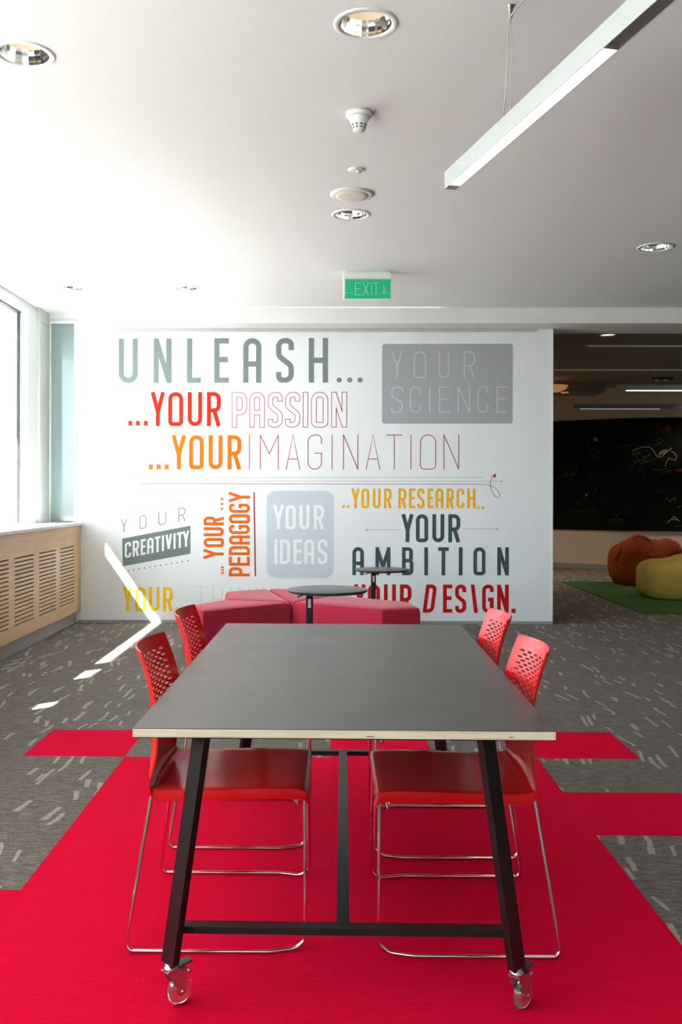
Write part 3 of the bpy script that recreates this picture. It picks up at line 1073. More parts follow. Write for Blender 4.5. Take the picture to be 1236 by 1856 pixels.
# local +x runs towards the camera, local +y is picture right
L_ = 3.3
mb = MB()
mb.box(0, L_, 0, 0.0035, 0.0, 0.076)
mb.box(0, L_, 0.0505, 0.054, 0.0, 0.076)
mb.box(0, L_, 0.0035, 0.0505, 0.072, 0.076)
mb.box(0, 0.003, 0.0035, 0.0505, 0.0, 0.072)
mb.box(L_ - 0.003, L_, 0.0035, 0.0505, 0.0, 0.072)
mb.build('body', 'lamp_body', t_)
MB().box(0.003, 0.055, 0.0035, 0.0505, 0.001, 0.004).build('underside_cover', 'lamp_underside', t_)
MB().box(1.40, L_ - 0.003, 0.0035, 0.0505, 0.001, 0.004).build('underside_cover', 'lamp_underside', t_)
MB().box(0.055, 1.36, 0.005, 0.049, 0.003, 0.008).build('diffuser', 'diffuser_lit', t_)
MB().box(1.36, 1.40, 0.0035, 0.0505, 0.0, 0.010).build('joint_clip', 'chrome', t_)
cx = 0.638
MB().tube([(cx, 0.027, 0.076), (cx + .003, 0.030, 0.30), (cx, 0.027, 0.452)], 0.0015, 6).build('wire', 'cable', t_)
MB().tube([(cx - 0.07, 0.027, 0.076), (cx - 0.045, 0.027, 0.20), (cx - 0.012, 0.022, 0.34), (cx - .004, 0.02, 0.40), (cx + 0.01, 0.016, 0.44),
           (cx + 0.05, 0.03, 0.47), (cx + 0.12, 0.06, 0.488), (cx + 0.2, 0.09, 0.4935)], 0.0024, 6).build('power_cord', 'cable', t_)
MB().lathe([(0.0, 0.452), (0.007, 0.452), (0.009, 0.492), (0.014, 0.494), (0.014, 0.496), (0.0, 0.496)], 16, Matrix.Translation((cx, 0.027, 0))).build('ceiling_cap', 'cap_metal', t_)
cx = 2.7
MB().tube([(cx, 0.027, 0.076), (cx, 0.027, 0.452)], 0.0015, 6).build('wire', 'cable', t_)
MB().lathe([(0.0, 0.452), (0.007, 0.452), (0.009, 0.492), (0.014, 0.494), (0.014, 0.496), (0.0, 0.496)], 16, Matrix.Translation((cx, 0.027, 0))).build('ceiling_cap', 'cap_metal', t_)

# ================================================================== WORK TABLE
TC = (0.044, 3.324, 0.0)
tb = thing('work_table', 'large black topped work table with plywood edge on casters', 'table', TC, -0.0128)
HX, HY = 0.531, 0.956
MB().box(-HX, HX, -HY, HY, 0.7225, 0.7435).build('tabletop_core', 'plywood_edge', tb, bevel=0.001)
MB().box(-HX + 0.0005, HX - 0.0005, -HY + 0.0005, HY - 0.0005, 0.7212, 0.7225).build('underside_laminate', 'matte_black', tb)
MB().box(-HX + 0.0005, HX - 0.0005, -HY + 0.0005, HY - 0.0005, 0.7435, 0.7452).build('tabletop_surface', 'black_laminate', tb)


def leg_mesh(sx, sy):
    mb = MB()
    bx, tx = 0.449 * sx, 0.366 * sx
    y = 0.880 * sy
    w = Vector((-0.72 * sx, -0.69 * sy, 0)) * -1       # wide direction, mirrored per corner
    w = Vector((sx * -0.72, sy * -0.69 * -1, 0)).normalized()
    n = Vector((-w.y, w.x, 0))
    c8 = []
    for z, x in ((0.118, bx), (0.721, tx)):
        for a, b in ((-1, -1), (1, -1), (1, 1), (-1, 1)):
            p = Vector((x, y, z)) + w * (0.0255 * a) + n * (0.0105 * b)
            if z < 0.2:
                p.z = 0.116
            c8.append(p)
    mb.add(c8, [(0, 3, 2, 1), (4, 5, 6, 7), (0, 1, 5, 4), (1, 2, 6, 5), (2, 3, 7, 6), (3, 0, 4, 7)])
    return mb


for sx in (-1, 1):
    for sy in (-1, 1):
        leg_mesh(sx, sy).build('leg', 'black_steel', tb, bevel=0.0015)
for sy in (-1, 1):
    yc = 0.843 * sy
    MB().box(-0.432, 0.432, yc - 0.019, yc + 0.019, 0.184, 0.203).build('crossbar', 'black_steel', tb, bevel=0.001)
    MB().box(-0.40, 0.40, 0.86 * sy - 0.019, 0.86 * sy + 0.019, 0.700, 0.722).build('top_rail', 'black_steel', tb, bevel=0.001)
MB().box(-0.0175, 0.0175, -0.824, 0.824, 0.184, 0.2025).build('stretcher', 'black_steel', tb, bevel=0.001)


def caster(px, py, heading):
    """stem above (px,py); wheel trails along heading"""
    ca = thing('caster', None, None, (px, py, 0), heading)
    ca.parent = tb
    return ca


def make_caster(px, py, heading):
    R = 0.037
    off = 0.030
    mt = Matrix.Translation((px, py, 0)) @ Matrix.Rotation(heading, 4, 'Z')
    # fork (the part itself)
    mb = MB()
    for s in (-1, 1):
        y0, y1 = (0.0135, 0.0155) if s > 0 else (-0.0155, -0.0135)
        prof = [(-0.016, 0.098), (0.040, 0.098), (0.044, 0.085), (off + 0.009, 0.034), (off, 0.028), (off - 0.009, 0.034)]
        vs = [mt @ Vector((a, y0, b)) for a, b in prof] + [mt @ Vector((a, y1, b)) for a, b in prof]
        n = len(prof)
        mb.add(vs, [tuple(range(n)), tuple(range(2 * n - 1, n - 1, -1))] + [(i, (i + 1) % n, n + (i + 1) % n, n + i) for i in range(n)])
    mb.box(-0.018, 0.042, -0.0155, 0.0155, 0.096, 0.0985, mt)
    fork = mb.build('caster', 'fork_plastic', tb)
    fork['label'] = 'chrome forked caster with clear wheel'
    w = mt @ Matrix.Translation((off, 0, R)) @ Matrix.Rotation(math.pi / 2, 4, 'X')
    MB().lathe([(0.012, -0.0105), (0.026, -0.0115), (0.034, -0.008), (R, 0.0), (0.034, 0.008), (0.026, 0.0115), (0.012, 0.0105), (0.012, -0.0105)], 36, w).build('wheel', 'clear_wheel', fork)
    MB().lathe([(0.0, -0.0185), (0.006, -0.0185), (0.006, -0.012), (0.0118, -0.0105), (0.0118, 0.0105), (0.006, 0.012), (0.006, 0.0185), (0.0, 0.0185)], 20, w).build('hub', 'chrome', fork)
    MB().lathe([(0.0, 0.0985), (0.017, 0.0985), (0.0195, 0.102), (0.0185, 0.108), (0.013, 0.111), (0.011, 0.1155), (0.0, 0.1155)], 24, mt).build('swivel_plate', 'chrome', fork)
    MB().box(0.040, 0.074, -0.013, 0.013, 0.0965, 0.104, mt @ Matrix.Translation((0, 0, 0.0)) @ Matrix.Rotation(-0.12, 4, 'Y')).build('brake_lever', 'lever_plastic', fork, bevel=0.001)
    MB().lathe([(0.0, -0.016), (0.006, -0.016), (0.006, 0.016), (0.0, 0.016)], 12, mt @ Matrix.Translation((0.050, 0, 0.085)) @ Matrix.Rotation(math.pi / 2, 4, 'X')).build('lever_pivot', 'chrome', fork)


make_caster(-0.449, -0.880, math.radians(42))
make_caster(0.449, -0.880, math.radians(48))
make_caster(-0.449, 0.880, math.radians(20))
make_caster(0.449, 0.880, math.radians(140))

# ================================================================== CHAIRS
# side profile of the one-piece shell: local x forward, z up
PROF = [(0.270, 0.441), (0.266, 0.450), (0.240, 0.4575), (0.15, 0.459), (0.02, 0.455), (-0.10, 0.453), (-0.165, 0.4535), (-0.204, 0.463),
        (-0.221, 0.500), (-0.224, 0.57), (-0.222, 0.62), (-0.228, 0.68), (-0.238, 0.740), (-0.257, 0.803), (-0.279, 0.863)]
# arc length parametrisation
_L = [0.0]
for a, b in zip(PROF, PROF[1:]):
    _L.append(_L[-1] + math.hypot(b[0] - a[0], b[1] - a[1]))


def prof_at(s):
    s = max(0, min(_L[-1], s))
    for i in range(len(_L) - 1):
        if s <= _L[i + 1] or i == len(_L) - 2:
            f = (s - _L[i]) / (_L[i + 1] - _L[i])
            p0 = PROF[max(i - 1, 0)]
            p1, p2 = PROF[i], PROF[i + 1]
            p3 = PROF[min(i + 2, len(PROF) - 1)]

            def cr(a, b, c, d):
                return 0.5 * ((2 * b) + (-a + c) * f + (2 * a - 5 * b + 4 * c - d) * f * f + (-a + 3 * b - 3 * c + d) * f ** 3)
            return cr(p0[0], p1[0], p2[0], p3[0]), cr(p0[1], p1[1], p2[1], p3[1])


def smooth(a, b, x):
    x = max(0, min(1, (x - a) / (b - a)))
    return x * x * (3 - 2 * x)


S_SPLIT = _L[8]
S_TOP = _L[-1]


def shell(s, q, w):
    """s along profile, q in -1..1 across, w thickness offset"""
    x, z = prof_at(s)
    x2, z2 = prof_at(min(s + 0.004, S_TOP))
    x1, z1 = prof_at(max(s - 0.004, 0))
    tx, tz = x2 - x1, z2 - z1
    l = math.hypot(tx, tz) or 1
    nx, nz = -tz / l, tx / l                 # outward (below / behind)
    fb = smooth(_L[6], _L[9], s)             # 0 seat, 1 back
    hw = 0.243 * (1 - fb) + fb * (0.232 - 0.028 * smooth(_L[9], S_TOP, s))
    if s > S_TOP - 0.02:
        hw -= 0.005 * ((s - S_TOP + 0.02) / 0.02) ** 3
    y = q * hw
    x += 0.045 * fb * q * q                  # wings wrap forward
    if fb < 1:
        edge = smooth(0.93, 1.0, abs(q))
        z -= (1 - fb) * 0.024 * edge
        z += (1 - fb) * 0.004 * q * q
        if edge > 0:
            y -= math.copysign(0.004 * edge * (1 - fb), q)
    ny = -q * 0.42 * fb
    return Vector((x - nx * 0 + w * (-tz / l if False else nx), y + w * ny * 0, z + w * nz))


QS = [-1, -.985, -.965, -.94, -.9, -.8, -.65, -.5, -.33, -.16, 0, .16, .33, .5, .65, .8, .9, .94, .965, .985, 1]


def grid_solid(mb, s_list, q_list, th):
    n, m_ = len(s_list), len(q_list)
    vs = []
    for k in (0, th):
        for s in s_list:
            for q in q_list:
                vs.append(shell(s, q, k))
    fs = []
    N = n * m_
    for i in range(n - 1):
        for j in range(m_ - 1):
            a = i * m_ + j
            fs.append((a, a + 1, a + m_ + 1, a + m_))
            fs.append((N + a, N + a + m_, N + a + m_ + 1, N + a + 1))
    for i in range(n - 1):
        for j in (0, m_ - 1):
            a = i * m_ + j
            fs.append((a, a + m_, N + a + m_, N + a))
    for j in range(m_ - 1):
        for i in (0, n - 1):
            a = i * m_ + j
            fs.append((a, N + a, N + a + 1, a + 1))
    mb.add(vs, fs, True)


def crisp(o):
    for p in o.data.polygons:
        p.use_smooth = True
    o.data.set_sharp_from_angle(angle=math.radians(38))
    return o


def make_chair(label):
    t = thing('stacking_chair', label, 'chair')
    TH = 0.005
    mb = MB()
    ss = [S_SPLIT * k / 44 for k in range(45)]
    grid_solid(mb, ss, QS, TH)
    crisp(mb.build('seat', 'red_seat', t))
    # back: plain lower part, perforated field, plain top and margins
    mb = MB()
    p0, p1 = S_SPLIT + 0.060, S_TOP - 0.036
    ROW = 0.0106
    nrow = int((p1 - p0) / ROW)
    p1 = p0 + nrow * ROW
    grid_solid(mb, [S_SPLIT + 0.0602 * k / 6 for k in range(7)], QS, TH)
    grid_solid(mb, [p1 + (S_TOP - p1) * k / 5 for k in range(6)], QS, TH)
    QM = 0.86
    for sg in (-1, 1):
        ql = [QM, .9, .94, .965, .985, 1]
        ql = [sg * q for q in ql]
        grid_solid(mb, [p0 + (p1 - p0) * k / 16 for k in range(17)], ql, TH)
    NC = 7
    cw = 2 * QM / NC
    for r in range(nrow):
        s0, s1 = p0 + r * ROW, p0 + (r + 1) * ROW
        sc, sh = (s0 + s1) / 2, ROW * 0.33
        if r % 2 == 0:
            cells = [(-QM + k * cw, -QM + (k + 1) * cw, True) for k in range(NC)]
        else:
            cells = [(-QM, -QM + cw / 2, False)] + [(-QM + (k + .5) * cw, -QM + (k + 1.5) * cw, True) for k in range(NC - 1)] + [(QM - cw / 2, QM, False)]
        for a, b, hole in cells:
            if not hole:
                q_ = [a, (a + b) / 2, b]
                vs = [shell(s, q, w) for w in (0, TH) for s in (s0, s1) for q in q_]
                mb.add(vs, [(0, 1, 4, 3), (1, 2, 5, 4), (6, 9, 10, 7), (7, 10, 11, 8)], True)
                continue
            qc, qh = (a + b) / 2, cw * 0.30
            e = qh * 0.72
            inner = [(sc - sh, qc - e), (sc - sh, qc + e), (sc - sh * .45, qc + qh), (sc + sh * .45, qc + qh),
                     (sc + sh, qc + e), (sc + sh, qc - e), (sc + sh * .45, qc - qh), (sc - sh * .45, qc - qh)]
            outer = [(s0, a), (s0, b), (s0, b), (s1, b), (s1, b), (s1, a), (s1, a), (s0, a)]
            outer[0], outer[1] = (s0, qc - e), (s0, qc + e)
            outer = [(s0, qc - e), (s0, qc + e), (s0, b), (s1, b), (s1, qc + e), (s1, qc - e), (s1, a), (s0, a)]
            vs = [shell(s, q, w) for w in (0, TH) for (s, q) in inner + outer]
            fs = []
            for k in range(8):
                l = (k + 1) % 8
                fs.append((k, l, 8 + l, 8 + k))
                fs.append((16 + k, 24 + k, 24 + l, 16 + l))
                fs.append((k, 16 + k, 16 + l, l))
            mb.add(vs, fs, False)
    bk = mb.build('backrest', 'red_shell', t, fix=False)
    bm = bmesh.new()
    bm.from_mesh(bk.data)
    bmesh.ops.remove_doubles(bm, verts=bm.verts, dist=0.00005)
    bmesh.ops.recalc_face_normals(bm, faces=bm.faces)
    bm.to_mesh(bk.data)
    bm.free()
    crisp(bk)
    # chrome rod frames, one per side
    R = 0.0056
    for s in (-1, 1):
        pts = [(0.0, 0.214 * s, 0.442), (0.258, 0.216 * s, 0.440), (0.262, 0.262 * s, 0.030), (0.235, 0.264 * s, R),
               (0.16, 0.285 * s, R), (-0.262, 0.285 * s, R), (-0.198, 0.216 * s, 0.440), (0.0, 0.214 * s, 0.442)]
        pl = fillet(pts, [0, 0.012, 0.02, 0.05, 0.08, 0.022, 0.007, 0], 5)
        MB().tube(pl, R, 10).build('side_frame', 'chrome', t)
    for x in (0.18, -0.14):
        MB().tube([(x, -0.214, 0.442), (x, 0.214, 0.442)], 0.005, 8).build('crossbar', 'chrome', t)
    MB().tube(fillet([(0.23, -0.232, 0.44), (0.232, -0.225, 0.40), (0.232, 0.225, 0.40), (0.23, 0.232, 0.44)], 0.03, 5), 0.004, 8).build('link_rod', 'chrome', t)
    return t


ch0 = make_chair('red chair with perforated back left of the table, nearer one')
GRP = 'red perforated chairs around the work table'
ch0['group'] = GRP
ch0.location = (-0.335, 3.025, 0)
for lab, x, y, rz in (
        ('red chair with perforated back left of the table, farther one by the lounge seats', -0.348, 3.826, 0.0),
        ('red chair with perforated back right of the table, nearer one', 0.403, 3.005, math.pi),
        ('red chair with perforated back right of the table, farther one by the mural end', 0.425, 3.74, math.pi)):
    c = copy_tree(ch0)
    c.location = (x, y, 0)
    c.rotation_euler = (0, 0, rz)
    c['label'] = lab

# ================================================================== LOUNGE SEATS AND SIDE TABLES
P_ = (-0.323, 7.86)


def seat_module(poly, label):
    cx = sum(p[0] for p in poly) / len(poly)
    cy = sum(p[1] for p in poly) / len(poly)
    t = thing('lounge_seat', label, 'seat', (cx, cy, 0), 0, 'crimson wedge shaped lounge seats')
    H = 0.43

    def ring(inset, z):
        n = len(poly)
        out = []
        P = [Vector((x - cx, y - cy)) for x, y in poly]
        area = sum(P[i].x * P[(i + 1) % n].y - P[(i + 1) % n].x * P[i].y for i in range(n))
        sg = 1 if area > 0 else -1
        for i in range(n):
            d0, d1 = (P[i] - P[i - 1]).normalized(), (P[(i + 1) % n] - P[i]).normalized()
            n0, n1 = Vector((-d0.y, d0.x)) * sg, Vector((-d1.y, d1.x)) * sg
            m = (n0 + n1).normalized()
            k = min(1 / max(0.2, m.dot(n0)), 2.2)
            q = P[i] + m * inset * k
            out.append((q.x, q.y, z))
        return out
    n = len(poly)

    def rounded(inset, z, r):
        pts = ring(inset, z)
        pts = pts + pts[:2]
        c = fillet([((pts[0][0] + pts[1][0]) / 2, (pts[0][1] + pts[1][1]) / 2, z)] + pts[1:n + 1] +
                   [((pts[0][0] + pts[1][0]) / 2, (pts[0][1] + pts[1][1]) / 2, z)], r, 5)
        return c[:-1]
    mb = MB()
    lev = [(0.004, 0.045), (0.002, 0.10), (0.002, H - 0.045), (0.006, H - 0.022), (0.016, H - 0.007), (0.034, H), (0.10, H + 0.006)]
    rings = [rounded(i, z, 0.010) for i, z in lev]
    m_ = len(rings[0])
    vs = [p for r in rings for p in r]
    fs = []
    for i in range(len(rings) - 1):
        for k in range(m_):
            l = (k + 1) % m_
            fs.append((i * m_ + k, i * m_ + l, (i + 1) * m_ + l, (i + 1) * m_ + k))
    mb.add(vs, fs, True)
    mb.add(rings[-1], [tuple(range(m_))], False)
    mb.add(rings[0], [tuple(range(m_))[::-1]], False)
    mb.build('upholstery', 'crimson_fabric', t)
    top = [Vector(p) + Vector((0, 0, 0.001)) for p in rounded(0.010, H - 0.014, 0.025)]
    MB().tube(top, 0.0035, 6, closed=True).build('piping', 'crimson_fabric', t)
    mb = MB()
    vs = ring(0.05, 0.0) + ring(0.05, 0.05)
    mb.add(vs, [tuple(range(n))[::-1], tuple(range(n, 2 * n))] + [(i, (i + 1) % n, n + (i + 1) % n, n + i) for i in range(n)])
    mb.build('plinth', 'black_steel', t)
    return t


P_ = (-0.323, 7.86)
seat_module([(-1.19, 7.53), (-0.985, 7.255), P_, (-0.915, 8.02)], 'crimson lounge seat nearest the left, front wedge with the long front face')
seat_module([(-0.912, 8.022), (-0.325, 7.864), (-0.60, 8.96), (-0.97, 8.66)], 'crimson lounge seat behind the left front wedge, by the mural')
seat_module([(-0.595, 8.96), (-0.321, 7.864), (0.02, 8.42), (-0.10, 8.90)], 'crimson lounge seat behind the front round table')
seat_module([(-0.319, 7.859), (0.40, 7.38), (0.715, 7.50), (0.66, 7.90), (0.035, 8.40)], 'crimson lounge seat at the right end, under the word DESIGN')


def side_table(x, y, z, offx, label, slit):
    t = thing('side_table', label, 'side table', (x, y, 0), 0, 'round black height adjustable side tables')
    MB().lathe([(0.0, z - 0.020), (0.235, z - 0.020), (0.247, z - 0.014), (0.250, z - 0.006), (0.249, z - 0.001), (0.246, z), (0.0, z)], 64).build('table_top', 'black_top', t)
    MB().box(offx - 0.022, offx + 0.022, -0.030, 0.030, 0.012, z - 0.026).build('column', 'black_steel', t, bevel=0.004)
    MB().box(offx - 0.05, offx + 0.16, -0.055, 0.055, z - 0.027, z - 0.0195).build('bracket', 'black_steel', t)
    MB().box(offx - 0.009, offx + 0.009, -0.0315, -0.0295, z - 0.115, z - 0.060).build('sticker', 'sticker', t)
    MB().tube([(offx - 0.02, -0.03, z - 0.028), (offx - 0.045, -0.05, z - 0.034), (offx - 0.075, -0.055, z - 0.045)], 0.005, 8).build('lever', 'black_steel', t)
    MB().box(offx - 0.05, 0.22, -0.18, 0.18, 0.0, 0.012).build('base_plate', 'black_steel', t, bevel=0.003)


side_table(-0.02, 5.90, 0.738, -0.113, 'round black side table in front of the crimson seats, the nearer and bigger looking one', 0)
side_table(0.47, 8.62, 0.645, -0.082, 'round black side table behind the crimson seats, in front of the word AMBITION', 0)

# ================================================================== THE DARK LOUNGE BEYOND
WC = [(1.5, 19.2), (2.0, 18.8), (3.0, 17.9), (4.02, 17.13), (4.76, 16.6), (5.3, 16.3), (6.0, 16.15), (7.0, 16.1), (8.0, 16.2), (8.95, 16.4)]


def wall_y(x):
    for (a, ya_), (b, yb_) in zip(WC, WC[1:]):
        if a <= x <= b:
            f = (x - a) / (b - a)
            return ya_ + (yb_ - ya_) * f
    return WC[-1][1]


def curved(x0, x1, z0, z1, front, th, n=40):
    mb = MB()
    vs = []
    for k in range(n + 1):
        x = x0 + (x1 - x0) * k / n
        y = sum(wall_y(min(8.9, max(1.55, x + e))) for e in (-.4, -.2, 0, .2, .4)) / 5 - front
        vs += [(x, y, z0), (x, y, z1), (x, y + th, z1), (x, y + th, z0)]
    fs = []
    for k in range(n):
        a, b = 4 * k, 4 * k + 4
        for i in range(4):
            j = (i + 1) % 4
            fs.append((a + i, a + j, b + j, b + i))
    fs += [(0, 3, 2, 1), (4 * n, 4 * n + 1, 4 * n + 2, 4 * n + 3)]
    return mb.add(vs, fs, False)


wf = struct(curved(1.5, 8.9, 0.0, CEIL, 0.0, 0.15).build('wall_far', 'far_wall_paint'))
struct(curved(1.5, 8.9, 0.0, 0.09, 0.012, 0.012).build('baseboard_far', 'grey_trim'))
bb = prop(curved(3.2, 8.2, 0.69, 2.64, 0.03, 0.028).build('blackboard', 'blackboard'),
          'long curved blackboard with chalk doodles in the dark lounge', 'blackboard')


def bp(px, py):
    x = 4.02 + (px - 1002) / 234 * 1.98
    z = 2.64 - (py - 758) / 206 * 1.95
    y = sum(wall_y(x + e) for e in (-.4, -.2, 0, .2, .4)) / 5 - 0.033
    return (x, y, z)


def chalk(strokes, material, t=0.9):
    for st in strokes:
        mb = MB()
        ribbon(mb, st, t, bp)
        mb.build('chalk_line', material, bb)


def ell(cx, cy, rx, ry, n=22, a0=0, a1=2 * math.pi, wob=0.0):
    return [(cx + rx * math.cos(a0 + (a1 - a0) * k / n) * (1 + random.uniform(-wob, wob)),
             cy + ry * math.sin(a0 + (a1 - a0) * k / n) * (1 + random.uniform(-wob, wob))) for k in range(n + 1)]


cloud = [(1006, 845), (1012, 842), (1018, 844), (1024, 841), (1030, 843), (1036, 842), (1042, 846), (1044, 853), (1042, 860), (1034, 864), (1022, 865), (1010, 866), (1004, 866)]
chalk([cloud, [(1008, 849), (1014, 847), (1016, 851), (1022, 848), (1028, 851), (1034, 847), (1040, 850)],
       [(1017, 856), (1021, 860), (1017, 862)], ell(1026, 859, 2, 3), [(1031, 856), (1032, 862), (1034, 856)], ell(1038, 858, 1.6, 3),
       [(1031, 868), (1038, 870), (1043, 874), (1046, 871)]], 'chalk_grey', 0.8)
chalk([ell(1188, 778, 3.6, 6.5, wob=.05), [(1195, 773), (1194.5, 783), (1199, 785), (1201, 774)], [(1205, 785), (1205, 774), (1211, 774), (1210, 779), (1205, 780), (1213, 786)]], 'chalk_red', 1.3)
chalk([[(1176, 766), (1178, 771), (1183, 765)], ell(1074, 802, 10, 11, wob=.06), ell(1192, 800, 5, 4, wob=.2), [(1170, 806), (1185, 808), (1195, 804)]], 'chalk_dim', 1.4)
chalk([ell(1077, 795, 2.2, 2.6)], 'chalk_white', 3)
chalk([[(1064, 823), (1070, 820), (1075, 825), (1080, 818), (1087, 821)], [(1066, 830), (1082, 826)], [(1115, 812), (1120, 809), (1126, 808), (1137, 806)]], 'chalk_grey', 1.0)
horse = [(1142, 818), (1150, 814), (1160, 811), (1172, 811), (1178, 815), (1183, 822), (1187, 829), (1193, 830), (1199, 826), (1205, 820), (1214, 813)]
chalk([horse, [(1213, 819), (1220, 823), (1224, 829), (1221, 835), (1214, 834), (1209, 831), (1204, 838), (1202, 846)]], 'chalk_white', 1.3)
scr = []
for k in range(26):
    x, y = random.uniform(1142, 1180), random.uniform(817, 836)
    scr.append([(x, y), (x + random.uniform(-6, 6), y + random.uniform(-4, 4)), (x + random.uniform(-6, 6), y + random.uniform(-4, 4))])
chalk(scr + [[(1150, 836), (1138, 847)], [(1182, 833), (1170, 838), (1156, 842)]], 'chalk_grey', 0.9)
chalk([[(1190, 823), (1197, 818), (1206, 817)], [(1189, 826), (1196, 823), (1203, 820)]], 'chalk_amber', 3.0)
chalk([[(1178, 852), (1192, 853), (1205, 850)], [(1196, 858), (1206, 855), (1214, 860)], [(1204, 850), (1214, 856)], [(1222, 955), (1232, 953), (1240, 956)]], 'chalk_green', 1.2)
chalk([[(1222, 854), (1236, 853)]], 'chalk_red', 5)
chalk([ell(1070, 890, 8, 7, a0=-2.6, a1=1.6, wob=.05), [(1066, 896), (1060, 902), (1054, 906)], ell(1044, 908, 5, 4.5, a0=0, a1=3.1), ell(1072, 860, 4, 4),
       ell(1133, 926, 6, 6, wob=.1), [(1060, 925), (1075, 926), (1080, 930)]], 'chalk_dim', 1.6)
chalk([ell(1061, 898.5, 1.4, 1.6)], 'chalk_white', 2)
chalk([[(1030, 927), (1036, 931), (1040, 925), (1045, 932), (1052, 926), (1058, 932), (1064, 925), (1070, 932), (1078, 927)]], 'chalk_dim', 1.4)
chalk([[(1100, 944), (1102, 951), (1121, 952), (1125, 943), (1116, 944), (1114, 935), (1111, 943), (1100, 944)], [(1106, 947), (1119, 948)]], 'chalk_grey', 0.8)
chalk([[(1206, 948), (1213, 942), (1218, 937), (1223, 940), (1229, 946)], [(1213, 942), (1226, 943)]], 'chalk_white', 1.6)
chalk([[(1199, 908), (1206, 903), (1211, 910), (1219, 902), (1222, 909)], [(1225, 922), (1232, 917)]], 'chalk_grey', 1.6)
chalk([[(1120 + 3 * k, 860 + 12 * math.sin(k * .9)) for k in range(16)], [(1140 + 2 * k, 880 - 8 * math.cos(k)) for k in range(14)],
       [(1085 + 3 * k, 905 + 4 * math.sin(k * 2.1)) for k in range(10)], [(1180 + 2 * k, 890 + 6 * math.sin(k * 1.7)) for k in range(20)]], 'chalk_dim', 1.0)

rug = prop(MB().box(3.47, 8.3, 10.53, 14.25, 0.0, 0.012).build('rug', 'green_rug', None, bevel=0.004), 'green grass like rug under the bean bags', 'rug')


def bean_bag(label, loc, rx, ry, rz, bumps, material, seed, wr, ex):
    t = thing('bean_bag', label, 'bean bag', loc, 0, None)
    bm = bmesh.new()
    bmesh.ops.create_icosphere(bm, subdivisions=6, radius=1.0)
    for v in bm.verts:
        d = v.co.normalized()
        e = 1.0 / ((abs(d.x / rx) ** ex + abs(d.y / ry) ** ex + abs(d.z / rz) ** ex) ** (1 / ex))
        for (bx, by, bz, amp, sharp) in bumps:
            c = Vector((bx, by, bz)).normalized()
            e += amp * math.exp(sharp * (d.dot(c) - 1))
        p = d * e
        q = p * 2.2 + Vector((seed, 0, 0))
        fold = noise.noise(q + Vector((0, 0, 2 * noise.noise(q * 1.3))))
        crease = abs(noise.noise(p * 3.3 + Vector((0, seed, 0))))
        top = smooth(-0.1, 0.5, d.z)
        p += d * (fold * 0.05 * wr - (0.12 - min(crease, 0.12)) * 0.35 * wr * (0.3 + top))
        p.z += rz * 0.86
        if p.z < 0:
            p.z = 0
        elif p.z < 0.05:
            p.z = 0.05 * (p.z / 0.05) ** 1.5
        v.co = p
    for f in bm.faces:
        f.smooth = True
    me = bpy.data.meshes.new('bag')
    bm.to_mesh(me)
    bm.free()
    me.materials.append(M[material])
    o = bpy.data.objects.new('bag', me)
    COL.objects.link(o)
    o.parent = t
    return t, o


def surf_line(bag, pts, r, name, material, parent):
    """piping laid on the bag surface: cast from outside towards the bag's axis"""
    from mathutils.bvhtree import BVHTree
    bvh = BVHTree.FromPolygons([v.co for v in bag.data.vertices], [tuple(p.vertices) for p in bag.data.polygons])
    out = []
    for p, d in pts:
        h = bvh.ray_cast(Vector(p), Vector(d).normalized())
        if h[0] is not None:
            out.append(h[0])
    if len(out) > 2:
        MB().tube(out, r, 6).build(name, material, parent)


t_, bag = bean_bag('burnt orange bean bag with gathered knot on the green rug', (4.53, 13.95, 0.012), 0.41, 0.40, 0.315,
                   [(-0.02, -0.1, 1.0, 0.13, 9), (1.0, 0.2, 0.35, 0.30, 7), (-0.6, -.2, 0.6, 0.06, 7)], 'orange_bag', 3.1, 0.6, 2.8)
surf_line(bag, [((-0.9, -2, 0.05), (0.62, 1.7, 0)), ((-0.88, -2, 0.15), (0.6, 1.7, 0)), ((-0.85, -2, 0.25), (0.6, 1.7, 0)), ((-0.8, -2, 0.35), (0.6, 1.7, 0)),
                ((-0.66, -2, 0.45), (0.55, 1.7, 0)), ((-0.5, -2, 0.5), (0.5, 1.7, 0))], 0.005, 'seam', 'orange_bag', t_)
mb = MB()
for k in range(5):
    a = -0.6 + k * 0.85
    mb.tube(fillet([(-0.02, -0.10, 0.44), (-0.02 + 0.05 * math.cos(a), -0.10 - 0.03 * math.sin(a), 0.56),
                    (-0.02 + 0.13 * math.cos(a), -0.10 + 0.07 * math.sin(a), 0.60 + 0.02 * math.sin(k * 2.3))], 0.05, 5), 0.06, 12,
            r_fn=lambda f: 0.030 + 0.048 * math.sin(math.pi * min(1, f * 1.02)) ** 0.7)
mb.build('gathered_knot', 'orange_bag', t_)
t_, bag = bean_bag('yellow bean bag cut by the right edge on the green rug', (4.56, 12.16, 0.012), 0.56, 0.46, 0.262,
                   [(0.15, -0.1, 1.0, 0.05, 6), (-0.4, -0.1, 1.0, 0.05, 9)], 'yellow_bag', 8.4, 0.45, 4.0)
surf_line(bag, [((-0.10, -2, z), (0.045, 1, 0)) for z in (0.02, 0.06, 0.1, 0.15, 0.2, 0.25, 0.3, 0.35, 0.4, 0.44)], 0.006, 'seam', 'bag_seam', t_)
surf_line(bag, [((-0.35 + 0.07 * k, -2, 0.10 - 0.008 * k), (0.0, 1, 0)) for k in range(5, 14)], 0.004, 'seam', 'bag_seam', t_)

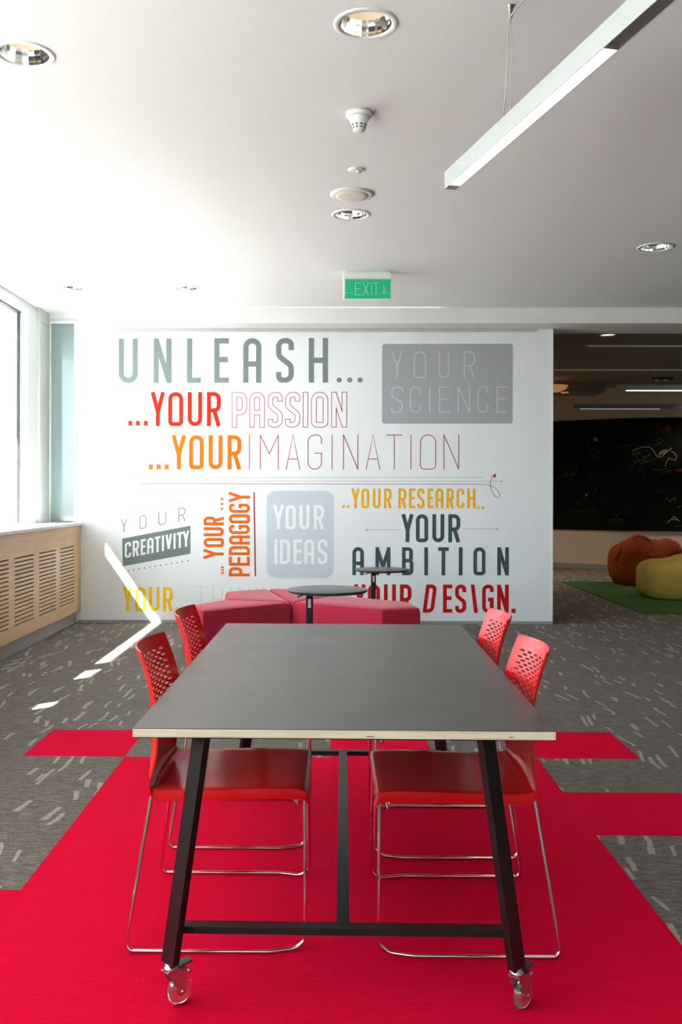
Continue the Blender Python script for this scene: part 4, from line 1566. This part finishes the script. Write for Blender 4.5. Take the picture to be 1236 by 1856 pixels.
# far lamps and ceiling glow lines
for lab, x0, x1, y, z, d0, d1, mt_ in (
        ('long linear pendant in the dark lounge, the nearer and brighter one', 3.93, 7.4, 13.0, 2.760, 4.06, 7.3, 'far_diffuser'),
        ('dim linear pendant in the dark lounge just in front of the blackboard', 3.95, 7.6, 15.4, 2.722, 4.06, 5.35, 'far_diffuser_dim')):
    t_ = thing('linear_pendant', lab, 'pendant lamp', (x0, y, z))
    L = x1 - x0
    MB().box(0, L, 0.0, 0.06, 0.0, 0.072).build('body', 'lamp_body' if y < 14 else 'lamp_underside', t_)
    MB().box(d0 - x0, d1 - x0, -0.003, 0.05, -0.012, -0.0005).build('diffuser', mt_, t_)
    for f in (0.15, 0.85):
        MB().tube([(L * f, 0.03, 0.072), (L * f, 0.03, CEIL - z)], 0.002, 6).build('wire', 'cable', t_)
for y, x0 in ((11.75, 3.2), (14.05, 3.3)):
    t_ = struct(MB().box(x0, 8.85, y, y + 0.10, CEIL - 0.006, CEIL - 0.0005).build('trim_2' if y < 12 else 'trim_3', 'cove_glow'))
struct(MB().box(1.5, 4.50, 15.55, 16.2, CEIL - 0.17, CEIL - 0.001).build('trim_4', 'far_ceiling_paint'))
t_ = thing('bowl_lamp', 'amber glowing bowl lamp half hidden behind the mural wall end', 'pendant lamp', (3.57, 15.2, 2.955))
MB().lathe([(0.0, 0.0), (0.10, 0.012), (0.19, 0.05), (0.235, 0.11), (0.225, 0.11), (0.18, 0.055), (0.09, 0.02), (0.0, 0.01)], 32).build('bowl', 'amber_glass', t_)
MB().tube([(0, 0, 0.01), (0, 0, CEIL - 2.955)], 0.006, 8).build('stem', 'cap_metal', t_)
t_ = thing('spotlight', 'tiny lit spotlight in the dark ceiling by the wall end', 'ceiling light', (3.85, 15.6, CEIL - 0.17))
MB().lathe([(0.0, 0.0), (0.06, 0.0), (0.065, -0.01), (0.05, -0.02), (0.0, -0.02)], 20).build('body', 'amber_glass', t_)
t_ = thing('spotlight', 'twin spotlight fitting in the dark ceiling at the right edge', 'ceiling light', (5.25, 15.0, CEIL))
MB().box(-0.16, 0.16, -0.03, 0.03, -0.03, 0.0).build('mounting_plate', 'gasket', t_)
for dx in (-0.09, 0.05):
    MB().lathe([(0.0, -0.055), (0.032, -0.055), (0.036, -0.03), (0.0, -0.03)], 16, Matrix.Translation((dx, 0, 0))).build('lamp_head', 'white_plastic', t_)
